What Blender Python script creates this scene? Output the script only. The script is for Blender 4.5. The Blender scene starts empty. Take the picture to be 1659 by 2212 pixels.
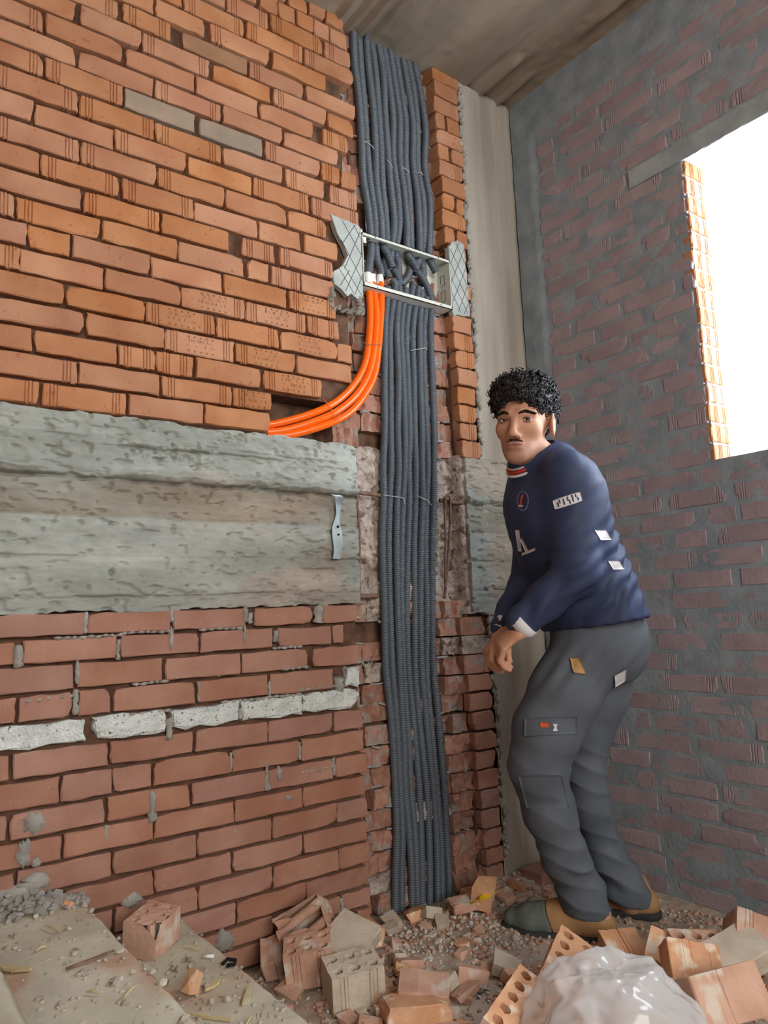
import bpy, bmesh, math, random
import numpy as np
from mathutils import Vector, Matrix, noise as mnoise
from mathutils.bvhtree import BVHTree

random.seed(7)
rng = np.random.default_rng(7)
SC = bpy.context.scene
COL = SC.collection

# ------------------------------------------------------------------ camera
CAM_H = 0.94
_yaw, _pit, _rol = (math.radians(a) for a in (36.54, 7.83, -2.375))
CF = Vector((math.sin(_yaw) * math.cos(_pit), math.cos(_yaw) * math.cos(_pit), math.sin(_pit)))
_r0 = CF.cross(Vector((0, 0, 1))).normalized()
_u0 = _r0.cross(CF)
CR = math.cos(_rol) * _r0 + math.sin(_rol) * _u0
CU = -math.sin(_rol) * _r0 + math.cos(_rol) * _u0
cam_d = bpy.data.cameras.new('camera')
cam_d.sensor_fit = 'HORIZONTAL'
cam_d.sensor_width = 36.0
cam_d.lens = 36.0 * 1606.0 / 1659.0
cam_d.clip_start = 0.02
cam_d.clip_end = 200
cam = bpy.data.objects.new('camera', cam_d)
COL.objects.link(cam)
_m = Matrix((CR, CU, -CF)).transposed().to_4x4()
_m.translation = Vector((0, -1.94, CAM_H))
cam.matrix_world = _m
SC.camera = cam

# ------------------------------------------------------------------ world, light, exposure
wd = bpy.data.worlds.new('overcast_sky')
SC.world = wd
wd.use_nodes = True
wn = wd.node_tree
wn.nodes['Background'].inputs[0].default_value = (0.80, 0.90, 1.0, 1)
wn.nodes['Background'].inputs[1].default_value = 14.0


def area_light(name, loc, target, sx, sy, power, col):
    d = bpy.data.lights.new(name, 'AREA')
    d.shape = 'RECTANGLE'
    d.size, d.size_y = sx, sy
    d.energy = power
    d.color = col
    o = bpy.data.objects.new(name, d)
    o.location = loc
    o.rotation_euler = (Vector(target) - Vector(loc)).to_track_quat('-Z', 'Y').to_euler()
    COL.objects.link(o)
    return o


# added key light inside the closed room behind the viewer, standing for daylight
area_light('added_key_light', (0.1, -5.0, 2.0), (1.1, 0.0, 1.5), 2.8, 1.8, 150, (1.0, 0.985, 0.95))

SC.view_settings.view_transform = 'Standard'
SC.view_settings.look = 'None'
SC.view_settings.exposure = 0.06
SC.view_settings.gamma = 1.0
SC.view_settings.use_curve_mapping = False
SC.cycles.max_bounces = 5
SC.cycles.diffuse_bounces = 3
SC.cycles.transparent_max_bounces = 10
SC.cycles.use_adaptive_sampling = True
SC.cycles.adaptive_threshold = 0.05
SC.cycles.adaptive_min_samples = 16


# ------------------------------------------------------------------ helpers
def lin(c):
    return tuple((x / 255 / 12.92) if x / 255 <= 0.04045 else ((x / 255 + 0.055) / 1.055) ** 2.4 for x in c)


def L4(c):
    return (*lin(c), 1.0)


def _hash(ix, iy, iz):
    h = (ix.astype(np.int64) * 374761393 + iy.astype(np.int64) * 668265263 + iz.astype(np.int64) * 2147483647 + 1442695041) & 0xFFFFFFFF
    h = ((h ^ (h >> 13)) * 1274126177) & 0xFFFFFFFF
    h = ((h ^ (h >> 16)) * 2246822519) & 0xFFFFFFFF
    return ((h ^ (h >> 15)) & 0xFFFFFF) / float(0xFFFFFF) * 2 - 1


def vn(p):
    """smooth value noise in [-1,1] of an (N,3) array"""
    p = np.asarray(p, float)
    i = np.floor(p).astype(np.int64)
    f = p - i
    f = f * f * (3 - 2 * f)
    x, y, z = i[:, 0], i[:, 1], i[:, 2]
    fx, fy, fz = f[:, 0], f[:, 1], f[:, 2]
    c = lambda a, b, d: _hash(x + a, y + b, z + d)
    x00 = c(0, 0, 0) * (1 - fx) + c(1, 0, 0) * fx
    x10 = c(0, 1, 0) * (1 - fx) + c(1, 1, 0) * fx
    x01 = c(0, 0, 1) * (1 - fx) + c(1, 0, 1) * fx
    x11 = c(0, 1, 1) * (1 - fx) + c(1, 1, 1) * fx
    return (x00 * (1 - fy) + x10 * fy) * (1 - fz) + (x01 * (1 - fy) + x11 * fy) * fz


def fbm(p, o=4, g=0.5):
    p = np.asarray(p, float)
    s = np.zeros(len(p)); a = 1.0; t = 0
    for k in range(o):
        s += a * vn(p * (2 ** k) + 17.3 * k); t += a; a *= g
    return s / t


def P3(a, b, c):
    return np.stack([np.asarray(a, float).ravel(), np.asarray(b, float).ravel(), np.asarray(c, float).ravel()], 1)


def sstep(a, b, x):
    t = np.clip((x - a) / (b - a), 0, 1)
    return t * t * (3 - 2 * t)


def wloc(o):
    v = Vector((0, 0, 0))
    while o is not None:
        v += o.location
        o = o.parent
    return v


def mk(name, verts, faces, mat, parent=None, smooth=False, origin=None, col=None, sharp=None):
    """verts in world space; the object's origin is put at `origin` (default: bbox centre, bottom)"""
    v = np.asarray(verts, float)
    if origin is None:
        lo, hi = v.min(0), v.max(0)
        origin = ((lo[0] + hi[0]) / 2, (lo[1] + hi[1]) / 2, lo[2])
    o3 = np.array(origin, float)
    me = bpy.data.meshes.new(name)
    me.from_pydata((v - o3).tolist(), [], [list(map(int, f)) for f in faces])
    if col is not None:
        at = me.color_attributes.new('Col', 'FLOAT_COLOR', 'POINT')
        c4 = np.ones((len(v), 4)); c4[:, :3] = col
        at.data.foreach_set('color', c4.ravel())
    if mat is not None:
        for m in (mat if isinstance(mat, (list, tuple)) else [mat]):
            me.materials.append(m)
    if smooth:
        me.polygons.foreach_set('use_smooth', [True] * len(me.polygons))
    me.update()
    o = bpy.data.objects.new(name, me)
    COL.objects.link(o)
    if parent is not None:
        o.parent = parent
        o.location = Vector(o3) - wloc(parent)
    else:
        o.location = o3
    return o


def empty(name, loc):
    o = bpy.data.objects.new(name, None)
    o.location = loc
    o.empty_display_size = 0.05
    COL.objects.link(o)
    return o


def tag(o, label=None, cat=None, group=None, kind=None):
    if label: o['label'] = label
    if cat: o['category'] = cat
    if group: o['group'] = group
    if kind: o['kind'] = kind
    return o


class MB:
    """collects pieces into one mesh"""
    def __init__(s): s.v = []; s.f = []
    def add(s, v, f):
        n = len(s.v)
        s.v += [tuple(map(float, p)) for p in v]
        s.f += [[int(i) + n for i in q] for q in f]
        return s
    def box(s, a, b):
        (x0, y0, z0), (x1, y1, z1) = a, b
        return s.add([(x0, y0, z0), (x1, y0, z0), (x1, y1, z0), (x0, y1, z0), (x0, y0, z1), (x1, y0, z1), (x1, y1, z1), (x0, y1, z1)],
                     [(0, 3, 2, 1), (4, 5, 6, 7), (0, 1, 5, 4), (1, 2, 6, 5), (2, 3, 7, 6), (3, 0, 4, 7)])
    def tube(s, pts, rad, n=8, cap=True):
        v, f = tube_vf(pts, rad, n, cap)
        return s.add(v, f)
    def build(s, name, mat, parent=None, smooth=False, **k):
        return mk(name, s.v, s.f, mat, parent, smooth, **k)


def frames(pts):
    pts = np.asarray(pts, float)
    t = np.gradient(pts, axis=0)
    t /= np.linalg.norm(t, axis=1)[:, None] + 1e-12
    a = np.array([0, -1.0, 0]) if abs(t[0][1]) < .9 else np.array([1.0, 0, 0])
    N = []
    for k in range(len(pts)):
        a = a - t[k] * (a @ t[k]); a /= np.linalg.norm(a) + 1e-12
        N.append(a)
    N = np.array(N)
    return pts, t, N, np.cross(t, N)


def tube_vf(pts, rad, n=8, cap=True):
    pts, t, N, B = frames(pts)
    m = len(pts)
    rad = np.broadcast_to(np.asarray(rad, float), (m,))
    th = np.linspace(0, 2 * np.pi, n, endpoint=False)
    V = pts[:, None] + rad[:, None, None] * (np.cos(th)[None, :, None] * N[:, None] + np.sin(th)[None, :, None] * B[:, None])
    V = V.reshape(-1, 3)
    F = []
    for i in range(m - 1):
        for j in range(n):
            a, b = i * n + j, i * n + (j + 1) % n
            F.append((a, b, b + n, a + n))
    if cap:
        F.append(tuple(range(n))[::-1]); F.append(tuple(range((m - 1) * n, m * n)))
    return V, F


def spline(pts, step):
    """Catmull-Rom through pts resampled at about `step`"""
    p = np.asarray(pts, float)
    q = np.vstack([2 * p[0] - p[1], p, 2 * p[-1] - p[-2]])
    out = []
    for i in range(len(p) - 1):
        a, b, c, d = q[i:i + 4]
        for t in np.linspace(0, 1, 24, endpoint=False):
            out.append(.5 * (2 * b + (c - a) * t + (2 * a - 5 * b + 4 * c - d) * t * t + (3 * b - 3 * c + d - a) * t ** 3))
    out.append(p[-1]); out = np.array(out)
    s = np.r_[0, np.cumsum(np.linalg.norm(np.diff(out, axis=0), axis=1))]
    n = max(2, int(round(s[-1] / step)) + 1)
    u = np.linspace(0, s[-1], n)
    return np.stack([np.interp(u, s, out[:, k]) for k in range(out.shape[1])], 1)


def gridf(nu, nv, keep=None, flip=False):
    F = []
    for i in range(nu - 1):
        for j in range(nv - 1):
            q = (i * nv + j, (i + 1) * nv + j, (i + 1) * nv + j + 1, i * nv + j + 1)
            if keep is None or keep(i, j):
                F.append(q[::-1] if flip else q)
    return F


# ------------------------------------------------------------------ materials
def material(name, ca, cb, scale=6.0, rough=.85, bump=.15, bscale=60.0, rand=0.0, cc=None, cscale=40.0, cthr=.62, attr=False,
             stretch=(1, 1, 1), metal=0.0, spec=.3, detail=3.0, hue=0.0, transl=0.0, bdist=.004):
    m = bpy.data.materials.new(name)
    m.use_nodes = True
    nt = m.node_tree
    N, K = nt.nodes, nt.links
    bs = N['Principled BSDF']
    bs.inputs['Roughness'].default_value = rough
    bs.inputs['Metallic'].default_value = metal
    bs.inputs['Specular IOR Level'].default_value = spec
    geo = N.new('ShaderNodeNewGeometry')
    mp = N.new('ShaderNodeMapping'); mp.inputs['Scale'].default_value = stretch
    K.new(geo.outputs['Position'], mp.inputs['Vector'])
    oi = N.new('ShaderNodeObjectInfo')
    off = N.new('ShaderNodeVectorMath'); off.operation = 'MULTIPLY_ADD'
    K.new(oi.outputs['Random'], off.inputs[0]); off.inputs[1].default_value = (3.1, 7.7, 5.3)
    K.new(mp.outputs['Vector'], off.inputs[2])
    n1 = N.new('ShaderNodeTexNoise'); n1.inputs['Scale'].default_value = scale; n1.inputs['Detail'].default_value = detail
    K.new(off.outputs[0], n1.inputs['Vector'])
    rp = N.new('ShaderNodeValToRGB')
    rp.color_ramp.elements[0].position = .34; rp.color_ramp.elements[1].position = .68
    rp.color_ramp.elements[0].color = L4(ca); rp.color_ramp.elements[1].color = L4(cb)
    K.new(n1.outputs['Fac'], rp.inputs['Fac'])
    out = rp.outputs['Color']
    if attr:
        at = N.new('ShaderNodeAttribute'); at.attribute_name = 'Col'
        mx = N.new('ShaderNodeMixRGB'); mx.blend_type = 'MULTIPLY'; mx.inputs[0].default_value = 1
        K.new(out, mx.inputs[1]); K.new(at.outputs['Color'], mx.inputs[2]); out = mx.outputs[0]
    if cc is not None:
        n2 = N.new('ShaderNodeTexNoise'); n2.inputs['Scale'].default_value = cscale; n2.inputs['Detail'].default_value = 2
        K.new(off.outputs[0], n2.inputs['Vector'])
        r2 = N.new('ShaderNodeValToRGB')
        r2.color_ramp.elements[0].position = cthr; r2.color_ramp.elements[1].position = cthr + .08
        K.new(n2.outputs['Fac'], r2.inputs['Fac'])
        mx = N.new('ShaderNodeMixRGB'); mx.inputs[2].default_value = L4(cc)
        K.new(r2.outputs['Color'], mx.inputs[0]); K.new(out, mx.inputs[1]); out = mx.outputs[0]
    if rand:
        ma = N.new('ShaderNodeMath'); ma.operation = 'MULTIPLY_ADD'
        K.new(oi.outputs['Random'], ma.inputs[0]); ma.inputs[1].default_value = 2 * rand; ma.inputs[2].default_value = 1 - rand
        hs = N.new('ShaderNodeHueSaturation')
        K.new(ma.outputs[0], hs.inputs['Value']); K.new(out, hs.inputs['Color'])
        if hue:
            mb = N.new('ShaderNodeMath'); mb.operation = 'MULTIPLY'; mb.inputs[1].default_value = 7.31
            K.new(oi.outputs['Random'], mb.inputs[0])
            fr = N.new('ShaderNodeMath'); fr.operation = 'FRACT'; K.new(mb.outputs[0], fr.inputs[0])
            mc = N.new('ShaderNodeMath'); mc.operation = 'MULTIPLY_ADD'; mc.inputs[1].default_value = 2 * hue; mc.inputs[2].default_value = .5 - hue
            K.new(fr.outputs[0], mc.inputs[0]); K.new(mc.outputs[0], hs.inputs['Hue'])
            md = N.new('ShaderNodeMath'); md.operation = 'MULTIPLY_ADD'; md.inputs[1].default_value = .14; md.inputs[2].default_value = .88
            K.new(fr.outputs[0], md.inputs[0]); K.new(md.outputs[0], hs.inputs['Saturation'])
        out = hs.outputs['Color']
    K.new(out, bs.inputs['Base Color'])
    if bump:
        nb = N.new('ShaderNodeTexNoise'); nb.inputs['Scale'].default_value = bscale; nb.inputs['Detail'].default_value = 2.5
        K.new(mp.outputs['Vector'], nb.inputs['Vector'])
        bp = N.new('ShaderNodeBump'); bp.inputs['Strength'].default_value = bump; bp.inputs['Distance'].default_value = bdist
        K.new(nb.outputs['Fac'], bp.inputs['Height']); K.new(bp.outputs['Normal'], bs.inputs['Normal'])
    return m


def plain(name, c, rough=.6, metal=0.0, spec=.4, **k):
    return material(name, c, c, rough=rough, metal=metal, spec=spec, bump=k.pop('bump', 0), **k)


M = {}
M['brick_up'] = material('orange_clay_brick', (164, 106, 68), (182, 128, 90), 7, .85, .35, 120, rand=.08, hue=.002, cc=(150, 92, 64), cscale=70, cthr=.66)
M['brick_lo'] = material('dusty_red_brick', (152, 106, 86), (168, 124, 104), 8, .9, .4, 110, rand=.07, hue=.002, cc=(206, 182, 165), cscale=120, cthr=.74)
M['brick_cut'] = material('cut_red_brick', (150, 106, 88), (170, 128, 110), 14, .95, .8, 70, rand=.14, cc=(150, 136, 126), cscale=24, cthr=.53)
M['brick_grey'] = material('grey_clay_brick', (136, 122, 106), (160, 138, 118), 9, .9, .35, 120, rand=.05)
M['brick_brown'] = material('brown_clay_brick', (140, 104, 78), (158, 120, 92), 9, .9, .35, 120)
M['lintel'] = material('pale_lintel_concrete', (142, 150, 152), (164, 171, 172), 10, .92, .3, 60)
M['grit'] = material('step_grit', (156, 148, 132), (198, 190, 174), 40, .95, .4, 120)
M['brick_right'] = material('hazed_clay_brick', (146, 130, 134), (162, 145, 148), 7, .9, .35, 90, rand=.07, hue=.002)  # grey of the mortar film, plus window haze lightened into the colour
M['block_white'] = material('white_cement_block', (196, 202, 200), (222, 226, 222), 30, .95, .9, 160, rand=.04, cc=(92, 92, 88), cscale=95, cthr=.64, bdist=.008)
M['mortar_dark'] = material('dirty_mortar', (78, 56, 44), (112, 84, 66), 22, .95, .6, 80)
M['mortar_grey'] = material('grey_mortar', (140, 136, 130), (168, 164, 156), 26, .95, .8, 90)
M['mortar_right'] = material('hazed_smeared_mortar', (126, 136, 142), (146, 155, 160), 12, .95, .5, 70)  # smeared mortar, its colour paled and blued to carry the window haze
M['concrete'] = material('board_marked_concrete', (214, 214, 208), (250, 250, 246), 7, .92, .45, 60, attr=True, stretch=(.35, 1, 1.6), cc=None)
M['concrete_rough'] = material('broken_concrete', (150, 134, 124), (186, 172, 160), 26, .95, .9, 70, cc=(110, 92, 82), cscale=34, cthr=.57, bdist=.01)
M['column'] = material('column_concrete', (150, 142, 130), (176, 168, 156), 5, .92, .35, 50, stretch=(2.2, 1, .3))
M['ceiling'] = material('slab_concrete', (214, 208, 200), (250, 246, 240), 6, .95, .5, 45, attr=True, stretch=(1.4, .3, 1))
M['tread'] = material('dusty_step_concrete', (182, 174, 154), (206, 198, 178), 7, .95, .5, 60, cc=(186, 156, 132), cscale=3.2, cthr=.52)
M['floor'] = material('dusty_floor', (166, 150, 134), (190, 176, 160), 9, .97, .7, 50, cc=(172, 132, 110), cscale=5, cthr=.55)
M['conduit'] = plain('grey_corrugated_plastic', (84, 91, 98), .42, spec=.45)
M['dark_in'] = plain('dark_inside', (16, 16, 17), .9)
M['orange'] = plain('orange_plastic_pipe', (250, 106, 20), .25, spec=.5)
M['tape'] = plain('white_tape', (232, 232, 228), .5)
M['boxmetal'] = plain('cream_enamelled_steel', (206, 208, 196), .45, spec=.4)
M['plaster'] = material('scored_grey_plaster', (160, 166, 162), (182, 186, 180), 14, .9, .25, 90)
M['score'] = plain('scored_line', (84, 88, 86), .95)
M['galv'] = material('galvanised_strap', (150, 166, 172), (178, 190, 192), 18, .5, .1, 60, metal=.25)
M['rust'] = material('rusty_rebar', (104, 78, 64), (138, 112, 98), 50, .9, .5, 200)
M['wire'] = plain('pale_tie_wire', (196, 198, 196), .4)
# ------------------------------------------------------------------ brick data, wall plane y = 0 (x along the wall, z up)
UP = [(2.872,[(0.046,0.254),(0.261,0.469),(0.476,0.684),(0.691,0.899),(0.906,1.05),(1.058,1.254),(1.265,1.371)]),
(2.802,[(-0.095,0.113),(0.12,0.328),(0.335,0.543),(0.55,0.758),(0.765,0.963),(0.97,1.173),(1.184,1.378)]),
(2.738,[(0.032,0.24),(0.247,0.455),(0.462,0.67),(0.678,0.828),(0.848,1.049),(1.061,1.263)]),
(2.672,[(-0.068,0.14),(0.147,0.355),(0.362,0.57),(0.583,0.722),(0.758,0.972),(0.98,1.176),(1.184,1.381)]),
(2.610,[(0.031,0.239),(0.246,0.454),(0.468,0.635),(0.64,0.842),(0.855,1.051),(1.06,1.26),(1.27,1.372)]),
(2.540,[(-0.049,0.159),(0.166,0.374),(0.381,0.583),(0.593,0.795),(0.803,1.005),(1.012,1.207),(1.249,1.349)]),
(2.476,[(0.033,0.241),(0.248,0.456),(0.466,0.67),(0.678,0.879),(0.885,1.089),(1.095,1.302)]),
(2.410,[(-0.047,0.161),(0.168,0.376),(0.381,0.584),(0.59,0.795),(0.809,1.018),(1.026,1.228),(1.236,1.308),(1.313,1.376)]),
(2.340,[(0.041,0.249),(0.256,0.464),(0.47,0.672),(0.678,0.88),(0.883,1.087),(1.1,1.244),(1.268,1.376)]),
(2.271,[(-0.069,0.139),(0.146,0.354),(0.36,0.561),(0.564,0.767),(0.774,0.98),(0.984,1.182),(1.195,1.379)]),
(2.201,[(0.046,0.254),(0.261,0.469),(0.475,0.678),(0.684,0.887),(0.892,1.098),(1.104,1.248)]),
(2.132,[(-0.05,0.158),(0.165,0.373),(0.377,0.575),(0.585,0.789),(0.793,0.997),(1.002,1.147),(1.163,1.287)]),
(2.064,[(0.053,0.261),(0.268,0.476),(0.483,0.688),(0.695,0.898),(0.943,1.052),(1.071,1.267)]),
(1.997,[(-0.106,0.102),(0.109,0.317),(0.324,0.526),(0.534,0.74),(0.745,0.948),(0.96,1.031),(1.042,1.143),(1.147,1.271)]),
(1.926,[(-0.076,0.132),(0.139,0.347),(0.351,0.451),(0.458,0.662),(0.667,0.876),(0.883,1.091),(1.101,1.272)]),
(1.860,[(-0.091,0.117),(0.124,0.332),(0.334,0.537),(0.541,0.749),(0.751,0.949),(0.951,1.158),(1.162,1.28)]),
(1.790,[(0.016,0.224),(0.231,0.439),(0.444,0.648),(0.653,0.854),(0.859,1.062),(1.068,1.274),(1.277,1.334)]),
(1.722,[(0.064,0.272),(0.279,0.487),(0.496,0.702),(0.706,0.911),(0.916,1.117),(1.124,1.327)]),
(1.654,[(-0.057,0.151),(0.158,0.366),(0.371,0.574),(0.578,0.676),(0.679,0.785),(0.795,0.997),(1.006,1.21)]),
(1.586,[(0.051,0.259),(0.266,0.474),(0.478,0.689),(0.695,0.902),(0.909,1.034)]),
(1.522,[(-0.04,0.168),(0.175,0.383),(0.393,0.598),(0.607,0.814),(0.819,1.023)]),]
LO = [(0.948,[(0.076,0.284),(0.291,0.499),(0.509,0.718),(0.727,0.935),(0.962,1.153),(1.19,1.316)]),
(0.887,[(-0.079,0.129),(0.136,0.344),(0.364,0.578),(0.589,0.796),(0.802,1.019),(1.039,1.219),(1.226,1.263)]),
(0.822,[(0.054,0.262),(0.269,0.477),(0.488,0.697),(0.704,0.918),(0.924,1.135),(1.151,1.315)]),
(0.755,[(-0.074,0.134),(0.141,0.349),(0.356,0.472),(0.491,0.565),(0.572,0.784),(0.793,1.003),(1.011,1.221),(1.267,1.317)]),
(0.690,[(0.082,0.29),(0.297,0.505),(0.524,0.707),(0.721,0.913),(0.921,1.111),(1.116,1.316)]),
(0.631,[(-0.083,0.125),(0.132,0.34),(0.348,0.56),(0.566,0.779),(0.786,0.997),(1.0,1.213),(1.219,1.322)]),
(0.561,[(0.025,0.233),(0.24,0.448),(0.453,0.57),(0.572,0.668),(0.674,0.884),(0.892,1.097),(1.105,1.322)]),
(0.495,[(-0.086,0.122),(0.129,0.337),(0.345,0.552),(0.562,0.77),(0.778,0.992),(0.999,1.211),(1.218,1.333)]),
(0.432,[(0.033,0.241),(0.248,0.456),(0.463,0.674),(0.677,0.891),(0.895,1.104),(1.109,1.323)]),
(0.368,[(-0.068,0.14),(0.147,0.355),(0.362,0.57),(0.575,0.785),(0.79,1.003),(1.008,1.218),(1.221,1.331)]),
(0.302,[(0.035,0.243),(0.25,0.458),(0.465,0.673),(0.678,0.883),(0.888,1.101),(1.105,1.324)]),
(0.238,[(-0.065,0.143),(0.15,0.358),(0.365,0.573),(0.58,0.788),(0.792,1.003),(1.006,1.219),(1.223,1.332)]),
(0.172,[(0.041,0.249),(0.256,0.464),(0.471,0.679),(0.686,0.894),(0.899,1.108),(1.113,1.327)]),
(0.115,[(-0.064,0.144),(0.151,0.359),(0.366,0.574),(0.581,0.789),(0.796,1.004),(1.008,1.22),(1.224,1.328)]),
(0.059,[(-0.008,0.2),(0.207,0.415),(0.422,0.63),(0.637,0.845),(0.852,1.06),(1.067,1.275),(1.282,1.325)]),]
GRO = set([(0, 4), (0, 5), (0, 6), (1, 4), (1, 5), (1, 6), (2, 4), (3, 2), (3, 3), (3, 5), (4, 1), (4, 3), (4, 5), (5, 1), (5, 5), (5, 6), (6, 3), (7, 1), (7, 2), (7, 5), (7, 6), (8, 1), (8, 2), (8, 3), (8, 5), (8, 6), (9, 3), (9, 5), (9, 6), (10, 1), (10, 2), (10, 3), (10, 5), (11, 2), (11, 3), (12, 2), (12, 4), (12, 5), (13, 1), (13, 2), (13, 6), (14, 6), (15, 1), (15, 4), (15, 5), (15, 6), (16, 3), (16, 4), (16, 5), (17, 3), (17, 4), (18, 3), (18, 4), (18, 6), (19, 1), (19, 3), (19, 4), (20, 1), (20, 2)])
STA = set([(14, 6), (15, 4), (15, 5), (16, 3), (16, 5), (17, 3), (17, 4), (18, 6), (19, 4)])
GREY = {(3, 4), (7, 3), (7, 4)}


def brick_vf(w, h, d, grooves=(), bev=.0028, chip=0.0, seed=0, rough=.0012, gdepth=.0032):
    """brick centred on x,z; front face at y=0 looking to -y, depth d towards +y; grooves = x offsets of vertical score lines"""
    R = random.Random(seed)
    xs = [(-w / 2, 0), (-w / 2 + bev, 0)]
    cuts = sorted(grooves)
    base = [-.3 * w, -.1 * w, .12 * w, .33 * w]
    for g in cuts:
        xs += [(g - .0022, 0), (g, gdepth), (g + .0022, 0)]
    for b in base:
        if all(abs(b - x[0]) > .006 for x in xs): xs.append((b, 0))
    xs += [(w / 2 - bev, 0), (w / 2, 0)]
    xs.sort()
    zs = [-h / 2, -h / 2 + bev, -.12 * h, .16 * h, h / 2 - bev, h / 2]
    nx, nz = len(xs), len(zs)
    V = []
    ch = {}
    for cx in (0, nx - 1):
        for cz in (0, nz - 1):
            ch[(cx, cz)] = R.random() ** 3 * chip
    for i, (x, gy) in enumerate(xs):
        for j, z in enumerate(zs):
            edge = i in (0, nx - 1) or j in (0, nz - 1)
            y = gy + (bev if edge else 0) + R.uniform(-rough, rough) * .6
            xx, zz = x, z
            if edge:
                if i in (0, nx - 1): xx += R.uniform(-rough, rough) * 1.6
                if j in (0, nz - 1): zz += R.uniform(-rough, rough) * 1.6
            for (cx, cz), a in ch.items():
                if a > 0:
                    dx = abs(x - xs[cx][0]); dz = abs(z - zs[cz])
                    wgt = max(0, 1 - dx / (.9 * a + 1e-6)) * max(0, 1 - dz / (1.4 * a + 1e-6))
                    if wgt > 0:
                        xx -= math.copysign(a * .55 * wgt, x); zz -= math.copysign(a * .4 * wgt, z); y += a * .6 * wgt
            V.append((xx, y, zz))
    F = [(i * nz + j, (i + 1) * nz + j, (i + 1) * nz + j + 1, i * nz + j + 1) for i in range(nx - 1) for j in range(nz - 1)]
    ring = [i * nz for i in range(nx)] + [(nx - 1) * nz + j for j in range(1, nz)] + [i * nz + nz - 1 for i in range(nx - 2, -1, -1)] + [j for j in range(nz - 2, 0, -1)]
    n0 = len(V)
    for k in ring:
        V.append((V[k][0], d, V[k][2]))
    m = len(ring)
    for k in range(m):
        a, b = ring[k], ring[(k + 1) % m]
        F.append((b, a, n0 + k, n0 + (k + 1) % m))
    F.append(tuple(range(n0, n0 + m)))
    return V, F


def groove_set(w, R):
    e = w / 2
    o = R.uniform(.014, .02)
    gs = [-e + o, -e + o + .0085, -e + o + .017] if R.random() < .85 else []
    gs += [e - o, e - o - .0085, e - o - .017] if R.random() < .8 else []
    return gs


def place_brick(parent, x0, x1, z0, z1, mat, seed, grooves=(), yf=0.0, depth=.06, chip=.012, name='brick', tilt=0.0):
    w, h = x1 - x0, z1 - z0
    v, f = brick_vf(w, h, depth, grooves, chip=chip, seed=seed)
    v = np.array(v)
    if tilt:
        c, s = math.cos(tilt), math.sin(tilt)
        v = np.stack([v[:, 0] * c - v[:, 2] * s, v[:, 1], v[:, 0] * s + v[:, 2] * c], 1)
    v += np.array([(x0 + x1) / 2, yf, (z0 + z1) / 2])
    return mk(name, v, f, mat, parent, origin=((x0 + x1) / 2, yf, (z0 + z1) / 2))


# ------------------------------------------------------------------ wall_left: mortar body with the chase cut out
CEIL = 3.022
CH_L, CH_R = 1.325, 1.79          # chase
RW = 2.194                        # inner face of the right wall
wb = MB()
wb.box((-1.6, .02, 0), (CH_L - .005, .13, .975))
wb.box((-1.6, .02, 1.485), (1.03, .13, CEIL))
wb.box((1.03, .02, 1.62), (1.335, .13, CEIL))
wb.box((1.03, .1, 1.485), (1.335, .13, 1.62))
wb.box((-1.6, .05, .975), (CH_L - .005, .13, 1.485))
wb.box((CH_R, .03, 0), (RW, .13, CEIL))
# back of the chase, with the small openings to the daylight behind the steel box
TH = .09
for a in (((1.31, .085, 0), (CH_R + .01, .13, 2.215)), ((1.31, .085, 2.33), (CH_R + .01, .13, CEIL)), ((1.6, .085, 2.215), (CH_R + .01, .13, 2.33)),
          ((1.31, .085, 2.215), (1.6, TH, 2.257)), ((1.31, .085, 2.307), (1.6, TH, 2.33)), ((1.31, .085, 2.257), (1.43, TH, 2.307)),
          ((1.43, .085, 2.28), (1.432, TH, 2.307)), ((1.458, .085, 2.28), (1.6, TH, 2.307)), ((1.43, .085, 2.257), (1.46, TH, 2.287)),
          ((1.473, .085, 2.257), (1.516, TH, 2.28)), ((1.524, .085, 2.257), (1.6, TH, 2.28))):
    wb.box(*a)
wall_left = wb.build('wall_left', M['mortar_dark'], origin=(0, 0, 0))
tag(wall_left, 'orange and red brick wall with an open vertical chase cut for conduits', kind='structure')

Rr = random.Random(3)
rows = [(3.002, [(.05 + .215 * i, .258 + .215 * i) for i in range(5)] + [(1.13, 1.2), (1.205, 1.27), (1.275, 1.345)]),
        (2.938, [(-.06 + .215 * i, .148 + .215 * i) for i in range(5)] + [(1.02, 1.085), (1.09, 1.152), (1.157, 1.222), (1.227, 1.285), (1.29, 1.36)])] + UP
ends = {2: 1.371, 4: 1.265, 6: 1.374, 8: 1.303, 10: 1.372}
seed = 100
stamps = []
for ri, (zc, br) in enumerate(rows):
    zt = (rows[ri - 1][0] + zc) / 2 if ri else CEIL + .012
    zb = (rows[ri + 1][0] + zc) / 2 if ri + 1 < len(rows) else 1.488
    ri0 = ri - 2
    for bi, (a, b) in enumerate(br):
        if b is None or b - a < .02: continue
        seed += 1
        R = random.Random(seed)
        gr = groove_set(b - a, R) if (ri0, bi) in GRO and b - a > .09 else ([-.02, -.01, 0.0] if (ri0, bi) in GRO else ())
        mt = M['brick_brown'] if (ri0, bi) == (3, 4) else M['brick_grey'] if (ri0, bi) in GREY else M['brick_up']
        j = .0035
        o = place_brick(wall_left, a, b, zb + j + R.uniform(0, .002), zt - j - R.uniform(0, .0025), mt, seed, gr, yf=-R.uniform(0, .007), tilt=R.uniform(-.006, .006), chip=.013)
        if (ri0, bi) in STA: stamps.append((o, b - a))
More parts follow.
